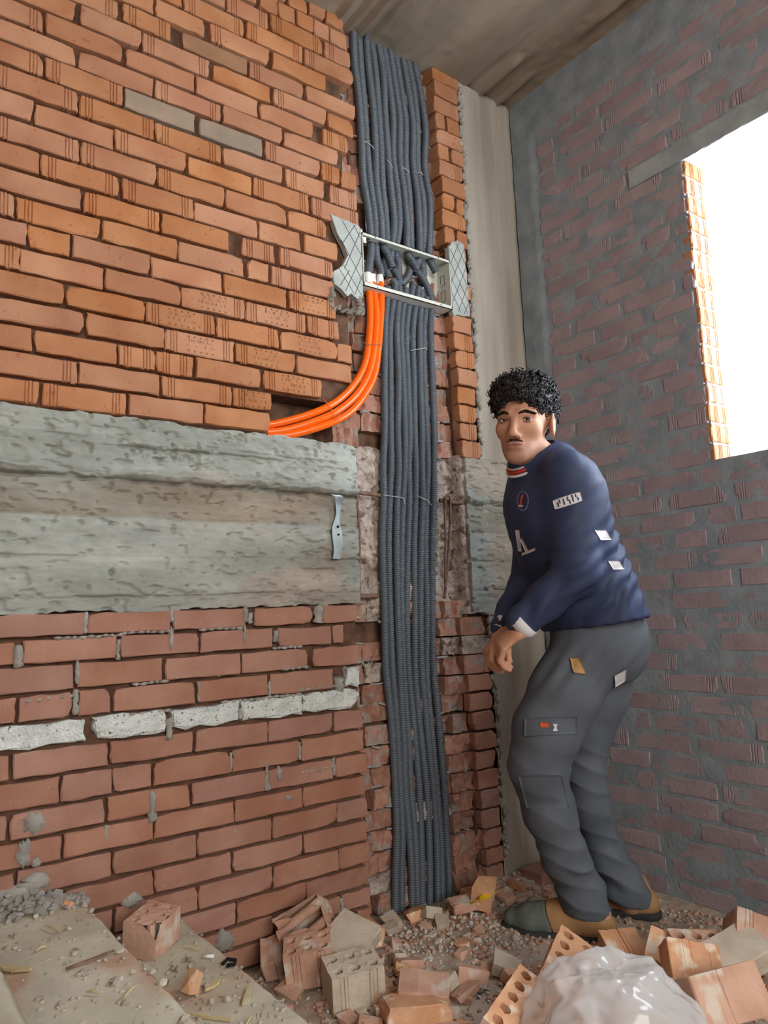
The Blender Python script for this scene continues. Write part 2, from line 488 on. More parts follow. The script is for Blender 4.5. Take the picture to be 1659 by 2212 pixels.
for ri, (zc, br) in enumerate(LO):
    zt = (LO[ri - 1][0] + zc) / 2 if ri else .978
    zb = (LO[ri + 1][0] + zc) / 2 if ri + 1 < len(LO) else .028
    for bi, (a, b) in enumerate(br):
        if b - a < .015: continue
        seed += 1
        R = random.Random(seed)
        white = ri == 4 or (ri == 3 and a > 1.25)
        if white:
            v, f = brick_vf(b - a, zt - zb - .009, .06, (), bev=.005, chip=.025, seed=seed, rough=.003)
            v = np.array(v) + np.array([(a + b) / 2, -R.uniform(.002, .006), (zt + zb) / 2])
            mk('block', v, f, M['block_white'], wall_left, origin=((a + b) / 2, 0, (zt + zb) / 2))
            continue
        place_brick(wall_left, a, b, zb + .0042, zt - .0042 - R.uniform(0, .002), M['brick_lo'], seed, (), yf=-R.uniform(0, .006), tilt=R.uniform(-.008, .008), chip=.013)

# the same courses carried on past the edge of the view, joined
for rws, mt in ((rows, 'brick_up'), (LO, 'brick_lo')):
    mb = MB()
    for ri, (zc, br) in enumerate(rws):
        zt = (rws[ri - 1][0] + zc) / 2 if ri else zc + .033
        zb = (rws[ri + 1][0] + zc) / 2 if ri + 1 < len(rws) else zc - .033
        x = br[0][0] - .007
        while x > -1.3:
            seed += 1
            v, f = brick_vf(.207, zt - zb - .008, .05, (), seed=seed)
            mb.add(np.array(v) + np.array([x - .104, -random.Random(seed).uniform(0, .006), (zt + zb) / 2]), f)
            x -= .215
    o = mb.build('brick_courses', M[mt], wall_left, origin=(-.6, 0, rws[-1][0])); o['kind'] = 'stuff'

# illegible maker's stamp pressed into some of the upper bricks
for o, w in stamps:
    mb = MB()
    R = random.Random(int(o.location.x * 1000))
    y0, y1 = -.0012, .004
    c = Vector(o.location)
    for k in range(5):
        x = -.036 + k * .018
        for s in (-1, 1):
            mb.add([(c.x + x - .003, c.y + y0, c.z + .02 - s * .0025), (c.x + x + .003, c.y + y0, c.z + .02 + s * .0025), (c.x + x + .003, c.y + y0, c.z + .0215 + s * .0025), (c.x + x - .003, c.y + y0, c.z + .0215 - s * .0025)], [(0, 1, 2, 3)])
            mb.add([(c.x + x - .003, c.y + y0, c.z - .022 - s * .0025), (c.x + x + .003, c.y + y0, c.z - .022 + s * .0025), (c.x + x + .003, c.y + y0, c.z - .0205 + s * .0025), (c.x + x - .003, c.y + y0, c.z - .0205 - s * .0025)], [(0, 1, 2, 3)])
    for k in range(16):
        x = -.04 + k * .0052; z = R.choice((.006, -.008)); dx = R.uniform(-.002, .003); h = R.uniform(.003, .011)
        mb.add([(c.x + x, c.y + y0, c.z + z), (c.x + x + .0014, c.y + y0, c.z + z), (c.x + x + .0014 + dx, c.y + y0, c.z + z + h), (c.x + x + dx, c.y + y0, c.z + z + h)], [(0, 1, 2, 3)])
    s_ = mb.build('stamp', M['mortar_dark'], o, origin=tuple(c))
    s_['kind'] = 'stuff'

# broken bricks on the back of the chase: each stump shows the halved vertical holes of the clay
def broken_vf(x0, x1, z0, z1, y, seed, holes=True, amp=.017):
    nx, nz = max(6, int((x1 - x0) / .007)), 8
    X, Z = np.meshgrid(np.linspace(x0, x1, nx), np.linspace(z0, z1, nz), indexing='ij')
    s = seed * 1.37
    Y = y + amp * fbm(P3(X * 26 + s, Z * 22, Z * 0 + s), 4).reshape(X.shape)
    if holes:
        ph = (X - x0 + .01 * (seed % 5)) % .034 - .017
        m = fbm(P3(X * 9 + s, Z * 14, X * 0 + 3.3), 2).reshape(X.shape) > -.25
        Y = Y + np.where(m, (.004 + .004 * np.cos(ph / .017 * np.pi)), 0)
    V = np.stack([X.ravel(), Y.ravel(), Z.ravel()], 1)
    F = gridf(nx, nz)
    n = len(V)
    ring = [i * nz for i in range(nx)] + [(nx - 1) * nz + j for j in range(1, nz)] + [i * nz + nz - 1 for i in range(nx - 2, -1, -1)] + [j for j in range(nz - 2, 0, -1)]
    V = np.vstack([V, [(V[k][0], .1, V[k][2]) for k in ring]])
    m_ = len(ring)
    F += [(ring[(k + 1) % m_], ring[k], n + k, n + (k + 1) % m_) for k in range(m_)]
    return V, F


# narrow brick strip between the chase and the column
zr = [r[0] for r in rows]
seed = 900
for k, zc in enumerate(zr):
    zt = (zr[k - 1] + zc) / 2 if k else CEIL
    zb = (zr[k + 1] + zc) / 2 if k + 1 < len(zr) else 1.487
    R = random.Random(1000 + k)
    xl = 1.752 + (3.0 - zc) * .03 + R.uniform(-.008, .008)
    xr = 1.885 + R.uniform(-.008, .006)
    split = {3: 1.81, 5: 1.82, 8: 1.835, 9: None, 10: 1.83}.get(k)
    if zc < 2.06: xl = 1.788 + (2.0 - zc) * .02
    elif zc < 2.28: xl = 1.79
    parts = [(xl, xr)] if not split else [(xl, split - .006), (split + .008, xr)]
    for a, b in parts:
        seed += 1
        gr = [b - (a + b) / 2 - .02, b - (a + b) / 2 - .03, b - (a + b) / 2 - .04] if R.random() < .55 and b - a > .07 else ()
        place_brick(wall_left, a, b, zb + .003, zt - .003, M['brick_up'], seed, gr, yf=-R.uniform(0, .006) - (.006 if k in (17, 18) else 0), depth=.085, chip=.013)
zr = [r[0] for r in LO]
for k, zc in enumerate(zr):
    if zc > .74:
        if zc < .93:
            R = random.Random(1400 + k)
            v, f = broken_vf(1.765, 1.895, zc - .031, zc + .031, .018 + R.uniform(-.006, .006), 1400 + k, False, .016)
            mk('broken_brick', v, f, M['brick_cut'] if k % 2 else M['concrete_rough'], wall_left, origin=(1.83, .02, zc))
        continue
    R = random.Random(1300 + k)
    zt = (zr[k - 1] + zc) / 2
    zb = (zr[k + 1] + zc) / 2 if k + 1 < len(zr) else .028
    xl = 1.768 + (.72 - zc) * .055 + R.uniform(-.006, .006)
    seed += 1
    place_brick(wall_left, xl, 1.878 + R.uniform(-.004, .01), zb + .0035, zt - .0035, M['brick_lo'], seed, (), yf=-R.uniform(0, .004), depth=.03, chip=.02)

seed = 2000
zr_all = [r[0] for r in rows] + [r[0] for r in LO]
for k, zc in enumerate(zr_all):
    lower = k >= len(rows)
    h = .0325 if lower else .034
    ends_l = CH_L + .003 if lower else 1.275
    R = random.Random(2100 + k)
    cuts = [ends_l, 1.385 + R.uniform(-.03, .02), 1.53 + R.uniform(-.04, .03), 1.69 + R.uniform(-.02, .02), 1.81 if lower else 1.80]
    for a, b in zip(cuts, cuts[1:]):
        seed += 1
        if 2.2 < zc < 2.35 and a < 1.6: continue
        if (1.487 < zc < 1.56 and 1.3 < a < 1.4) or (.86 < zc < .9 and a < 1.36): continue
        v, f = broken_vf(a + .002, b - .002, zc - h + .003, zc + h - .003, .052 + R.uniform(-.012, .012) - (.022 if lower and b > 1.79 else 0), seed, True, .024 if lower else .017)
        mk('broken_brick', v, f, M['brick_cut'] if R.random() > .12 or not lower else M['concrete_rough'], wall_left, origin=((a + b) / 2, .06, zc))
mv = MB()
for k, zc in enumerate(zr_all):
    R = random.Random(2500 + k)
    lower = k >= len(rows)
    z = zc - (.0325 if lower else .034)
    if 2.17 < z < 2.3 or .98 < z < 1.48: continue
    for a, b in ((1.29 if not lower else CH_L, 1.47), (1.64, 1.80)):
        x = a
        while x < b:
            w = R.uniform(.02, .07)
            if R.random() < .4:
                pts = [(x, .054 + R.uniform(-.006, .006), z + R.uniform(-.006, .006)), (x + w / 2, .05 + R.uniform(-.008, .004), z + R.uniform(-.008, .008)), (x + w, .056 + R.uniform(-.006, .006), z + R.uniform(-.006, .006))]
                mv.tube(spline(pts, .008), .003 + .002 * rng.random(1)[0], 5)
            x += w
mo = mv.build('mortar_bed', M['mortar_grey'], wall_left, True, origin=(1.5, .06, 0))
mo['kind'] = 'stuff'

# broken concrete where the chase passes the beam
nx, nz = 90, 110
X, Z = np.meshgrid(np.linspace(CH_L - .01, CH_R + .04, nx), np.linspace(.93, 1.5, nz), indexing='ij')
Y = .06 + .03 * fbm(P3(X * 14, Z * 14, X * 0 + 5), 5, .6).reshape(X.shape) + .008 * vn(P3(X * 70, Z * 70, X * 0)).reshape(X.shape)
Y += .02 * sstep(1.72, 1.78, X) * 0
Y = Y * (1 - sstep(1.77, 1.8, X)) + .012 * sstep(1.77, 1.8, X) + .006 * sstep(1.77, 1.8, X) * fbm(P3(X * 40, Z * 40, X * 0 + 2), 3).reshape(X.shape)
bc = mk('broken_concrete', np.stack([X.ravel(), Y.ravel(), Z.ravel()], 1), gridf(nx, nz), M['concrete_rough'], wall_left, True, origin=(1.55, .06, .975))

# ------------------------------------------------------------------ beam
def beam_piece(x0, x1, name, label, sd=0.0, zt0=1.484, zb0=.978):
    nx, nz = max(30, int((x1 - x0) / .0042)), 220
    U, T = np.meshgrid(np.linspace(x0, x1, nx), np.linspace(0, 1, nz), indexing='ij')
    x = U[:, 0]
    top = zt0 + .006 * fbm(P3(x * 6 + sd, x * 0, x * 0 + 1), 3) + .004 * vn(P3(x * 40, x * 0, x * 0 + 2))
    bot = zb0 + .012 * np.minimum(0, fbm(P3(x * 11 + sd, x * 0, x * 0 + 4), 4)) * 2.4 + .004 * vn(P3(x * 60, x * 0, x * 0 + 6))
    Z = bot[:, None] + (top - bot)[:, None] * T
    X = U
    q = lambda sx, sz, s, o=3: fbm(P3(X * sx + sd, Z * sz, X * 0 + s), o).reshape(X.shape)
    wob = .004 * q(5, 1, 11, 2)
    lines = [1.422, 1.319, 1.219, 1.114, 1.012]
    offs = [.001, -.0045, .005, .0, -.001, .002]
    Y = np.zeros_like(X)
    for i, of in enumerate(offs):
        hi = lines[i - 1] if i else 9
        lo_ = lines[i] if i < len(lines) else -9
        w = sstep(lo_ - .002, lo_ + .002, Z + wob) * (1 - sstep(hi - .002, hi + .002, Z + wob))
        Y += of * w
    def crack(z, dep, wid, s, cut=-.1):
        m = sstep(cut, cut + .25, q(7, 2, s, 2))
        return 1.6 * dep * np.exp(-((Z + wob + .003 * q(45, 8, s + 40, 3) - z) / wid) ** 2) * (.2 + .8 * m)
    Y += crack(1.219, .004, .0022, 21) + crack(1.114, .006, .003, 22) + crack(1.012, .007, .0035, 23) + crack(1.422, .006, .003, 24)
    # ragged ledge above the brown board, with a shadow gap under it
    rag = .006 * q(30, 3, 31, 4)
    Y -= .013 * np.exp(-((Z - 1.336 + rag * 1.6) / .010) ** 2) * sstep(-.35, .1, q(6, 1, 32, 2)) * (1 + .5 * q(60, 60, 33, 3))
    Y += .013 * np.exp(-((Z - 1.317 + rag * 1.6) / .0045) ** 2)
    # second ledge on the middle of the upper part
    Y += .014 * np.exp(-((Z - 1.408 - .012 * (X - .8) + .004 * q(30, 5, 37, 3)) / .0035) ** 2) * sstep(.5, .62, X) * (1 - sstep(1.0, 1.15, X))
    # gravel pocket
    pk = sstep(.05, .0, (np.abs(X - .70) - .075)) * sstep(.02, 0, (np.abs(Z - 1.398) - .008))
    Y += pk * (.004 + .022 * np.abs(q(75, 75, 41, 2)))
    Y += .0022 * q(9, 80, 51, 3) + .0028 * q(45, 75, 52, 4) + .004 * np.minimum(0, q(5, 9, 53, 3))
    Y += .007 * sstep(.28, .42, q(22, 60, 57, 3))
    rough_up = sstep(1.3, 1.36, Z)
    Y += rough_up * (.005 * q(35, 55, 54, 4) + .006 * sstep(.2, .35, q(14, 40, 58, 4)))
    # pits
    pit = vn(P3(X * 55 + 5, Z * 55, X * 0 + 61)).reshape(X.shape)
    Y += .009 * sstep(.72, .8, pit)
    Y += .02 * np.exp(-(((X - .565) / .006) ** 2 + ((Z - 1.075 - .6 * (X - .565)) / .009) ** 2))
    # colour
    tan = (1 - sstep(1.310, 1.326, Z + wob)) * sstep(1.210, 1.226, Z + wob + .006 * q(14, 10, 76, 3)) * (.75 + .5 * q(5, 14, 77, 3))
    base = np.ones(X.shape + (3,)) * np.array(lin((168, 172, 168)))
    c_t = np.array(lin((140, 130, 114)))
    base = base * (1 - (tan * .85)[..., None]) + c_t * (tan * .85)[..., None]
    pinkm = sstep(.05, .35, q(3.5, 7, 71, 3)) * (sstep(.4, 1.2, X)) * .4
    base = base * (1 - pinkm[..., None]) + np.array(lin((178, 150, 130))) * pinkm[..., None]
    base *= (1 + .22 * q(6, 18, 72, 4) + .14 * q(40, 90, 73, 3))[..., None]
    V = np.stack([X.ravel(), Y.ravel(), Z.ravel()], 1)
    F = gridf(nx, nz)
    C = base.reshape(-1, 3)
    n = len(V)
    ring = [i * nz for i in range(nx)] + [(nx - 1) * nz + j for j in range(1, nz)] + [i * nz + nz - 1 for i in range(nx - 2, -1, -1)] + [j for j in range(nz - 2, 0, -1)]
    V = np.vstack([V, [(V[k][0], .075, V[k][2]) for k in ring]])
    C = np.vstack([C, [C[k] for k in ring]])
    m_ = len(ring)
    F += [(ring[(k + 1) % m_], ring[k], n + k, n + (k + 1) % m_) for k in range(m_)]
    o = mk(name, V, F, M['concrete'], None, True, origin=((x0 + x1) / 2, 0, zb0), col=C)
    tag(o, label, kind='structure')
    return o


beam = beam_piece(-1.3, 1.333, 'beam', 'long board-marked grey concrete beam between upper and lower brickwork')
beam_piece(1.812, RW, 'beam', 'short end of the concrete beam between the chase and the corner', sd=9.0, zt0=1.49, zb0=.93)

# ------------------------------------------------------------------ column
nx, nz = 60, 240
X, Z = np.meshgrid(np.linspace(1.893, RW + .01, nx), np.linspace(0, CEIL, nz), indexing='ij')
Y = .008 + .003 * fbm(P3(X * 30, Z * 2.5, X * 0), 4).reshape(X.shape) + .0012 * vn(P3(X * 90, Z * 60, X * 0)).reshape(X.shape)
Y += .004 * (np.exp(-((X - 1.985 - .002 * np.sin(Z * 7)) / .003) ** 2) * (vn(P3(X * 0, Z * 5, X * 0 + 8)).reshape(X.shape) > -.1) + np.exp(-((X - 2.075) / .003) ** 2))
Y += .012 * sstep(2.165, 2.19, X)
cv = np.stack([X.ravel(), Y.ravel(), Z.ravel()], 1)
column = mk('column', cv, gridf(nx, nz), M['column'], None, True, origin=(2.04, 0, 0))
tag(column, 'board-marked concrete corner column beside the brick strip', kind='structure')
mv = MB()
R = random.Random(44)
for (za, zb_) in ((1.5, 3.0), (.1, .93)):
    z = za
    while z < zb_:
        r = R.uniform(.005, .013)
        xx = 1.893 + R.uniform(-.008, .012)
        p = [(xx, .004 + R.uniform(-.002, .008), z), (xx + R.uniform(-.004, .004), .0 + R.uniform(-.003, .006), z + r * 1.2), (xx + R.uniform(-.004, .004), .006, z + r * 2.4)]
        mv.tube(p, [r * .5, r, r * .45], 6)
        z += r * R.uniform(1.3, 2.6)
ms = mv.build('mortar_edge', M['mortar_grey'], column, True, origin=(1.893, 0, 0))
ms['kind'] = 'stuff'

# ------------------------------------------------------------------ right wall
WY0, WY1, WZ0, WZ1 = -.718, -1.72, 1.372, 2.388
yy = np.arange(.012, -2.7, -.0125)
zz = np.arange(0, CEIL + .01, .0125)
nu, nv = len(yy), len(zz)
YY, ZZ = np.meshgrid(yy, zz, indexing='ij')
H = .0005 + .0034 * fbm(P3(YY * 13, ZZ * 16, YY * 0 + 3), 4, .6).reshape(YY.shape)
H += .006 * np.maximum(sstep(-.098, -.088, YY + .006 * vn(P3(YY * 0, ZZ * 12, YY * 0)).reshape(YY.shape)), sstep(2.845, 2.86, ZZ + .01 * vn(P3(YY * 9, ZZ * 0, YY * 0)).reshape(YY.shape)))
XX = RW - H
inw = lambda i, j: not (yy[i] < WY0 + .006 and yy[i + 1] > WY1 - .006 and zz[j] > WZ0 - .006 and zz[j + 1] < WZ1 + .006)
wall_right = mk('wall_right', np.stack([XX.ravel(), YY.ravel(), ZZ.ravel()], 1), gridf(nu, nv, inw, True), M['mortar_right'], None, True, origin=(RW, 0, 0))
tag(wall_right, 'shaded brick wall with smeared mortar and an unglazed window opening', kind='structure')
# thickness of the wall around the opening
wt = MB()
wt.box((RW + .012, WY0, 0), (RW + .12, .13, CEIL)); wt.box((RW + .012, -2.7, 0), (RW + .12, WY1, CEIL))
wt.box((RW + .012, WY1, 0), (RW + .12, WY0, WZ0 - .01)); wt.box((RW + .012, WY1, WZ1 + .05), (RW + .12, WY0, CEIL))
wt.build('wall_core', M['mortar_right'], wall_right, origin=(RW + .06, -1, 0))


def right_brick(y0, y1, z0, z1, mat, sd, gr=(), xf=.0022, depth=.05, name='brick', parent=None):
    """y0 > y1"""
    w, h = y0 - y1, z1 - z0
    v, f = brick_vf(w, h, depth, gr, chip=.022, seed=sd, bev=.004)
    v = np.array(v)
    V = np.stack([RW - xf + v[:, 1], (y0 + y1) / 2 - v[:, 0], (z0 + z1) / 2 + v[:, 2]], 1)
    if parent is None: return V, f
    return mk(name, V, f, mat, parent, origin=(RW - xf, (y0 + y1) / 2, (z0 + z1) / 2))


pitch = .0645
extra = MB()
R = random.Random(77)
sd = 4000
for k in range(44):
    z0 = .012 + k * pitch
    z1 = z0 + .0555
    y = -.098 - (0 if k % 2 else .1) - R.uniform(0, .03)
    first = True
    while y > -2.6:
        w = .2 + R.uniform(-.006, .004)
        if first and k % 2 == 0:
            y = -.1 - R.uniform(0, .012); w = .095 + R.uniform(-.01, .02)
        first = False
        if R.random() < .07: w = R.uniform(.07, .12)
        a, b = y, y - w
        y = b - R.choice((.009, .011, .014, .018, .026, .034))
        if z1 > WZ0 - .004 and z0 < WZ1 + .06 and b < WY0 + .002 and a > WY1 - .002:
            if z0 > WZ1 - .01: continue            # lintel zone
            if a > WY0 + .04: b = WY0 + .001 + R.uniform(0, .006)
            elif b < WY1 - .04: a = WY1
            else: continue
        if 2.385 < (z0 + z1) / 2 < 2.46 and b < -.50 and a > -1.98:
            if a > -.49: b = -.50
            else: continue
        sd += 1
        gr = groove_set(a - b, R) if R.random() < .4 and a - b > .12 else ()
        xf = .0006 + R.uniform(0, .0022)
        if a > -1.22 and z0 > .0:
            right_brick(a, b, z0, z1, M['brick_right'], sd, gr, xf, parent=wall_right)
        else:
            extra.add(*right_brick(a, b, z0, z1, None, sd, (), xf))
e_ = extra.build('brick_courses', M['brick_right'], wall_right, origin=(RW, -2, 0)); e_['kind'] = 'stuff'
# bricks that line the far jamb of the opening, seen end on
zj = WZ0
k = 0
while zj < WZ1 - .02:
    R = random.Random(5000 + k)
    w, h = .118 + R.uniform(-.004, .004), .0555
    v, f = brick_vf(w, h, .03, [-.03, -.022, -.014, .02, .03], chip=.02, seed=5000 + k)
    v = np.array(v)
    V = np.stack([RW + .06 + v[:, 0] * 1.0, WY0 - .004 - R.uniform(0, .004) + v[:, 1], zj + h / 2 + v[:, 2]], 1)
    mk('jamb_brick', V, f, M['brick_up'], wall_right, origin=(RW + .06, WY0, zj))
    zj += pitch; k += 1
# lintel, sill
nx, nz = 130, 10
YL, ZL = np.meshgrid(np.linspace(-.517, -1.95, nx), np.linspace(WZ1, 2.455, nz), indexing='ij')
XL = RW - .004 - .002 * fbm(P3(YL * 12, ZL * 20, YL * 0), 3).reshape(YL.shape)
V = np.stack([XL.ravel(), YL.ravel(), ZL.ravel()], 1)
F = gridf(nx, nz, None, True)
bm_ = MB(); bm_.add(V, F)
ub = np.stack([np.repeat(np.linspace(RW - .004, RW + .125, 14), nx), np.tile(np.linspace(-.517, -1.95, nx), 14), np.zeros(14 * nx)], 1)
ub[:, 2] = WZ1 + .004 * fbm(P3(ub[:, 0] * 20, ub[:, 1] * 20, ub[:, 0] * 0), 3)
bm_.add(ub, gridf(14, nx, None, False))
bm_.box((RW + .004, -1.95, WZ1 + .006), (RW + .122, -.517, 2.455))
lintel = bm_.build('lintel', M['lintel'], None, origin=(RW, -1.2, WZ1))
tag(lintel, 'thin concrete lintel over the bright window opening', kind='structure')

# ------------------------------------------------------------------ ceiling
xx = np.r_[np.arange(-2.5, -.2, .1), np.arange(-.2, RW + .13, .0125)]
yy2 = np.r_[np.arange(.13, -1.4, -.0125), np.arange(-1.4, -6.0, -.08)]
XX, YY = np.meshgrid(xx, yy2, indexing='ij')
bx = XX + .006 * vn(P3(XX * 0, YY * 1.5, XX * 0)).reshape(XX.shape)
bi = np.floor(bx / .098)
fr = bx / .098 - bi
bo = (_hash(bi.astype(np.int64).ravel(), np.zeros(bi.size, np.int64), np.zeros(bi.size, np.int64)).reshape(bi.shape))
mm = fbm(P3(XX * 5, YY * 2.2, XX * 0 + 9), 3).reshape(XX.shape)
ZC = CEIL + .004 * bo + .006 * fbm(P3(XX * 9, YY * 2.5, XX * 0), 4).reshape(XX.shape) + .0025 * vn(P3(XX * 70, YY * 50, XX * 0)).reshape(XX.shape)
ZC -= .022 * np.exp(-((fr - .5 - .12 * bo) / .12) ** 2) * sstep(-.1, .15, mm) * (bo > -.4)
ZC += .018 * np.exp(-(np.minimum(fr, 1 - fr) / .11) ** 2) * sstep(-.15, .15, mm)
cc = np.ones(XX.shape + (3,)) * np.array(lin((150, 140, 126)))
cc *= (1 + .25 * fbm(P3(XX * 4, YY * 1.6, XX * 0 + 2), 4).reshape(XX.shape) + .05 * bo)[..., None]
ceiling = mk('ceiling', np.stack([XX.ravel(), YY.ravel(), ZC.ravel()], 1), gridf(len(xx), len(yy2), None, False), M['ceiling'], None, True, origin=(0, -2, CEIL), col=cc.reshape(-1, 3))
tag(ceiling, 'rough concrete slab ceiling with formwork board ridges', kind='structure')
cs = MB(); cs.box((-2.5, -6, CEIL + .03), (RW + .13, .13, CEIL + .16)); cs.build('slab_core', M['ceiling'], ceiling, origin=(0, -2, CEIL + .03))

# ------------------------------------------------------------------ floor (debris-strewn, mounded towards the wall and the viewer's right)
def floor_h(x, y):
    x = np.asarray(x, float); y = np.asarray(y, float)
    p = P3(x * 3, y * 3, x * 0 + 4)
    h = .012 + .012 * fbm(p, 3)
    h += .035 * np.exp(-((x.ravel() - 1.25) / .3) ** 2 - ((y.ravel() + .22) / .25) ** 2)
    h += .03 * np.exp(-((x.ravel() - 1.9) / .14) ** 2 - ((y.ravel() - .0) / .12) ** 2)
    h += .03 * np.exp(-((x.ravel() - 1.5) / .33) ** 2 - ((y.ravel() + .98) / .22) ** 2)
    return h


xf_ = np.r_[np.arange(-2.5, .7, .12), np.arange(.7, RW + .05, .014)]
yf_ = np.r_[np.arange(.1, -1.5, -.014), np.arange(-1.5, -6.2, -.12)]
XX, YY = np.meshgrid(xf_, yf_, indexing='ij')
ZF = floor_h(XX, YY).reshape(XX.shape) + .006 * fbm(P3(XX * 40, YY * 40, XX * 0), 3).reshape(XX.shape)
floor = mk('floor', np.stack([XX.ravel(), YY.ravel(), ZF.ravel()], 1), gridf(len(xf_), len(yf_), None, True), M['floor'], None, True, origin=(0, -2, 0))
tag(floor, 'dusty ground strewn with broken brick and mortar dust', kind='structure')

# ------------------------------------------------------------------ stairs against the wall, rising to the left
def step_vf(x0, x1, z0, z1, y0=.0, y1=-1.6, sd=0.0):
    nu, nv = 40, 150
    U, V_ = np.meshgrid(np.linspace(x0, x1, nu), np.linspace(y0, y1, nv), indexing='ij')
    Zt = z1 + .004 * fbm(P3(U * 12 + sd, V_ * 12, U * 0), 4).reshape(U.shape)
    e = sstep(x1 - .02, x1, U)
    jag = .006 * fbm(P3(V_ * 14 + sd, V_ * 0, V_ * 0), 4).reshape(U.shape)
    X = U + e * jag - e * .004
    Zt = Zt - .007 * e ** 3 - .01 * e * np.clip(jag / .006, 0, 1)
    V = np.stack([X.ravel(), V_.ravel(), Zt.ravel()], 1)
    F = gridf(nu, nv, None, True)
    n = len(V)
    rim = [(nu - 1) * nv + j for j in range(nv)]
    V = np.vstack([V, [(V[k][0] - .002, V[k][1], z0) for k in rim], [(x0, y1, z0)], [(x0, y1, z1)]])
    for j in range(nv - 1):
        F.append((rim[j + 1], rim[j], n + j, n + j + 1))
    F.append((n + nv - 1, n + nv, n + nv + 1, rim[-1]))
    return V, F


stairs = empty('staircase', (0.3, -.8, 0))
tag(stairs, 'dusty concrete steps climbing along the brick wall', kind='structure')
for k, (x0, x1, z1) in enumerate(((-.8, -.03, .555), (-.2, .233, .437), (.1, .502, .315), (.4, .757, .195))):
    v, f = step_vf(x0, x1, 0, z1, sd=k * 5.0)
    mk('step', v, f, M['tread'], stairs, True, origin=((x0 + x1) / 2, -.8, 0))

# ------------------------------------------------------------------ rest of the room; back and stair-side walls added to shut out sky light
wb = MB(); wb.box((-2.5, -5.75, 0), (RW + .1, -5.6, CEIL + .02))
tag(wb.build('wall_back_added', M['brick_lo'], None, origin=(0, -5.6, 0)), 'added unseen brick wall far behind the viewer, holding back sky light', kind='structure')
wb = MB(); wb.box((-2.6, -5.7, 0), (-2.45, .13, CEIL + .02))
tag(wb.build('wall_far_added', M['brick_lo'], None, origin=(-2.5, -2.5, 0)), 'added unseen brick wall at the stair side, holding back sky light', kind='structure')
wb = MB(); wb.box((RW, -5.7, 0), (RW + .12, -2.68, CEIL + .02))
tag(wb.build('wall_side', M['brick_lo'], None, origin=(RW, -4, 0)), 'brick wall beyond the window behind the viewer', kind='structure')
wb = MB(); wb.box((-2.6, .02, 0), (-1.6, .13, CEIL + .02))
tag(wb.build('wall_stair', M['brick_lo'], None, origin=(-2.1, 0, 0)), 'end of the brick wall past the stairs', kind='structure')
# ------------------------------------------------------------------ corrugated conduits
def conduit_mesh(pts, r=.0135, pitch=.0072, n=10, open_a=False, open_b=True):
    """corrugated tube along pts; open ends show a dark inside"""
    c = spline(pts, pitch / 2)
    m = len(c)
    rad = np.where(np.arange(m) % 2 == 0, r, r * .82)
    c2, rad2 = [], []
    # flat crests: two rings per crest
    t = np.gradient(c, axis=0); t /= np.linalg.norm(t, axis=1)[:, None]
    for i in range(m):
        e = pitch * .13
        c2 += [c[i] - t[i] * e, c[i] + t[i] * e]; rad2 += [rad[i], rad[i]]
    c2 = np.array(c2); rad2 = np.array(rad2)
    if open_b:
        end = c2[-1]; tt = t[-1]
        c2 = np.vstack([c2, end, end - tt * .002, end - tt * .02]); rad2 = np.r_[rad2, r * .78, r * .76, r * .7]
    if open_a:
        end = c2[0]; tt = t[0]
        c2 = np.vstack([end + tt * .02, end + tt * .002, end, c2]); rad2 = np.r_[r * .7, r * .76, r * .78, rad2]
    pts_, T, N, B = frames(np.array([c2[0]]) if len(c2) < 2 else c2)
    # robust frames: use the smooth centre line's tangents
    tt = np.repeat(t, 2, axis=0)
    if open_b: tt = np.vstack([tt, t[-1], t[-1], t[-1]])
    if open_a: tt = np.vstack([t[0], t[0], t[0], tt])
    a = np.array([0, -1.0, 0]); Ns = []
    for k in range(len(c2)):
        a = a - tt[k] * (a @ tt[k]); a /= np.linalg.norm(a); Ns.append(a)
    Ns = np.array(Ns); Bs = np.cross(tt, Ns)
    th = np.linspace(0, 2 * np.pi, n, endpoint=False)
    V = (c2[:, None] + rad2[:, None, None] * (np.cos(th)[None, :, None] * Ns[:, None] + np.sin(th)[None, :, None] * Bs[:, None])).reshape(-1, 3)
    mm = len(c2)
    i, j = np.meshgrid(np.arange(mm - 1), np.arange(n), indexing='ij')
    a_, b_ = i * n + j, i * n + (j + 1) % n
    F = np.stack([a_, b_, b_ + n, a_ + n], -1).reshape(-1, 4).tolist()
    F.append(list(range(n))[::-1]); F.append(list(range((mm - 1) * n, mm * n)))
    return V, F


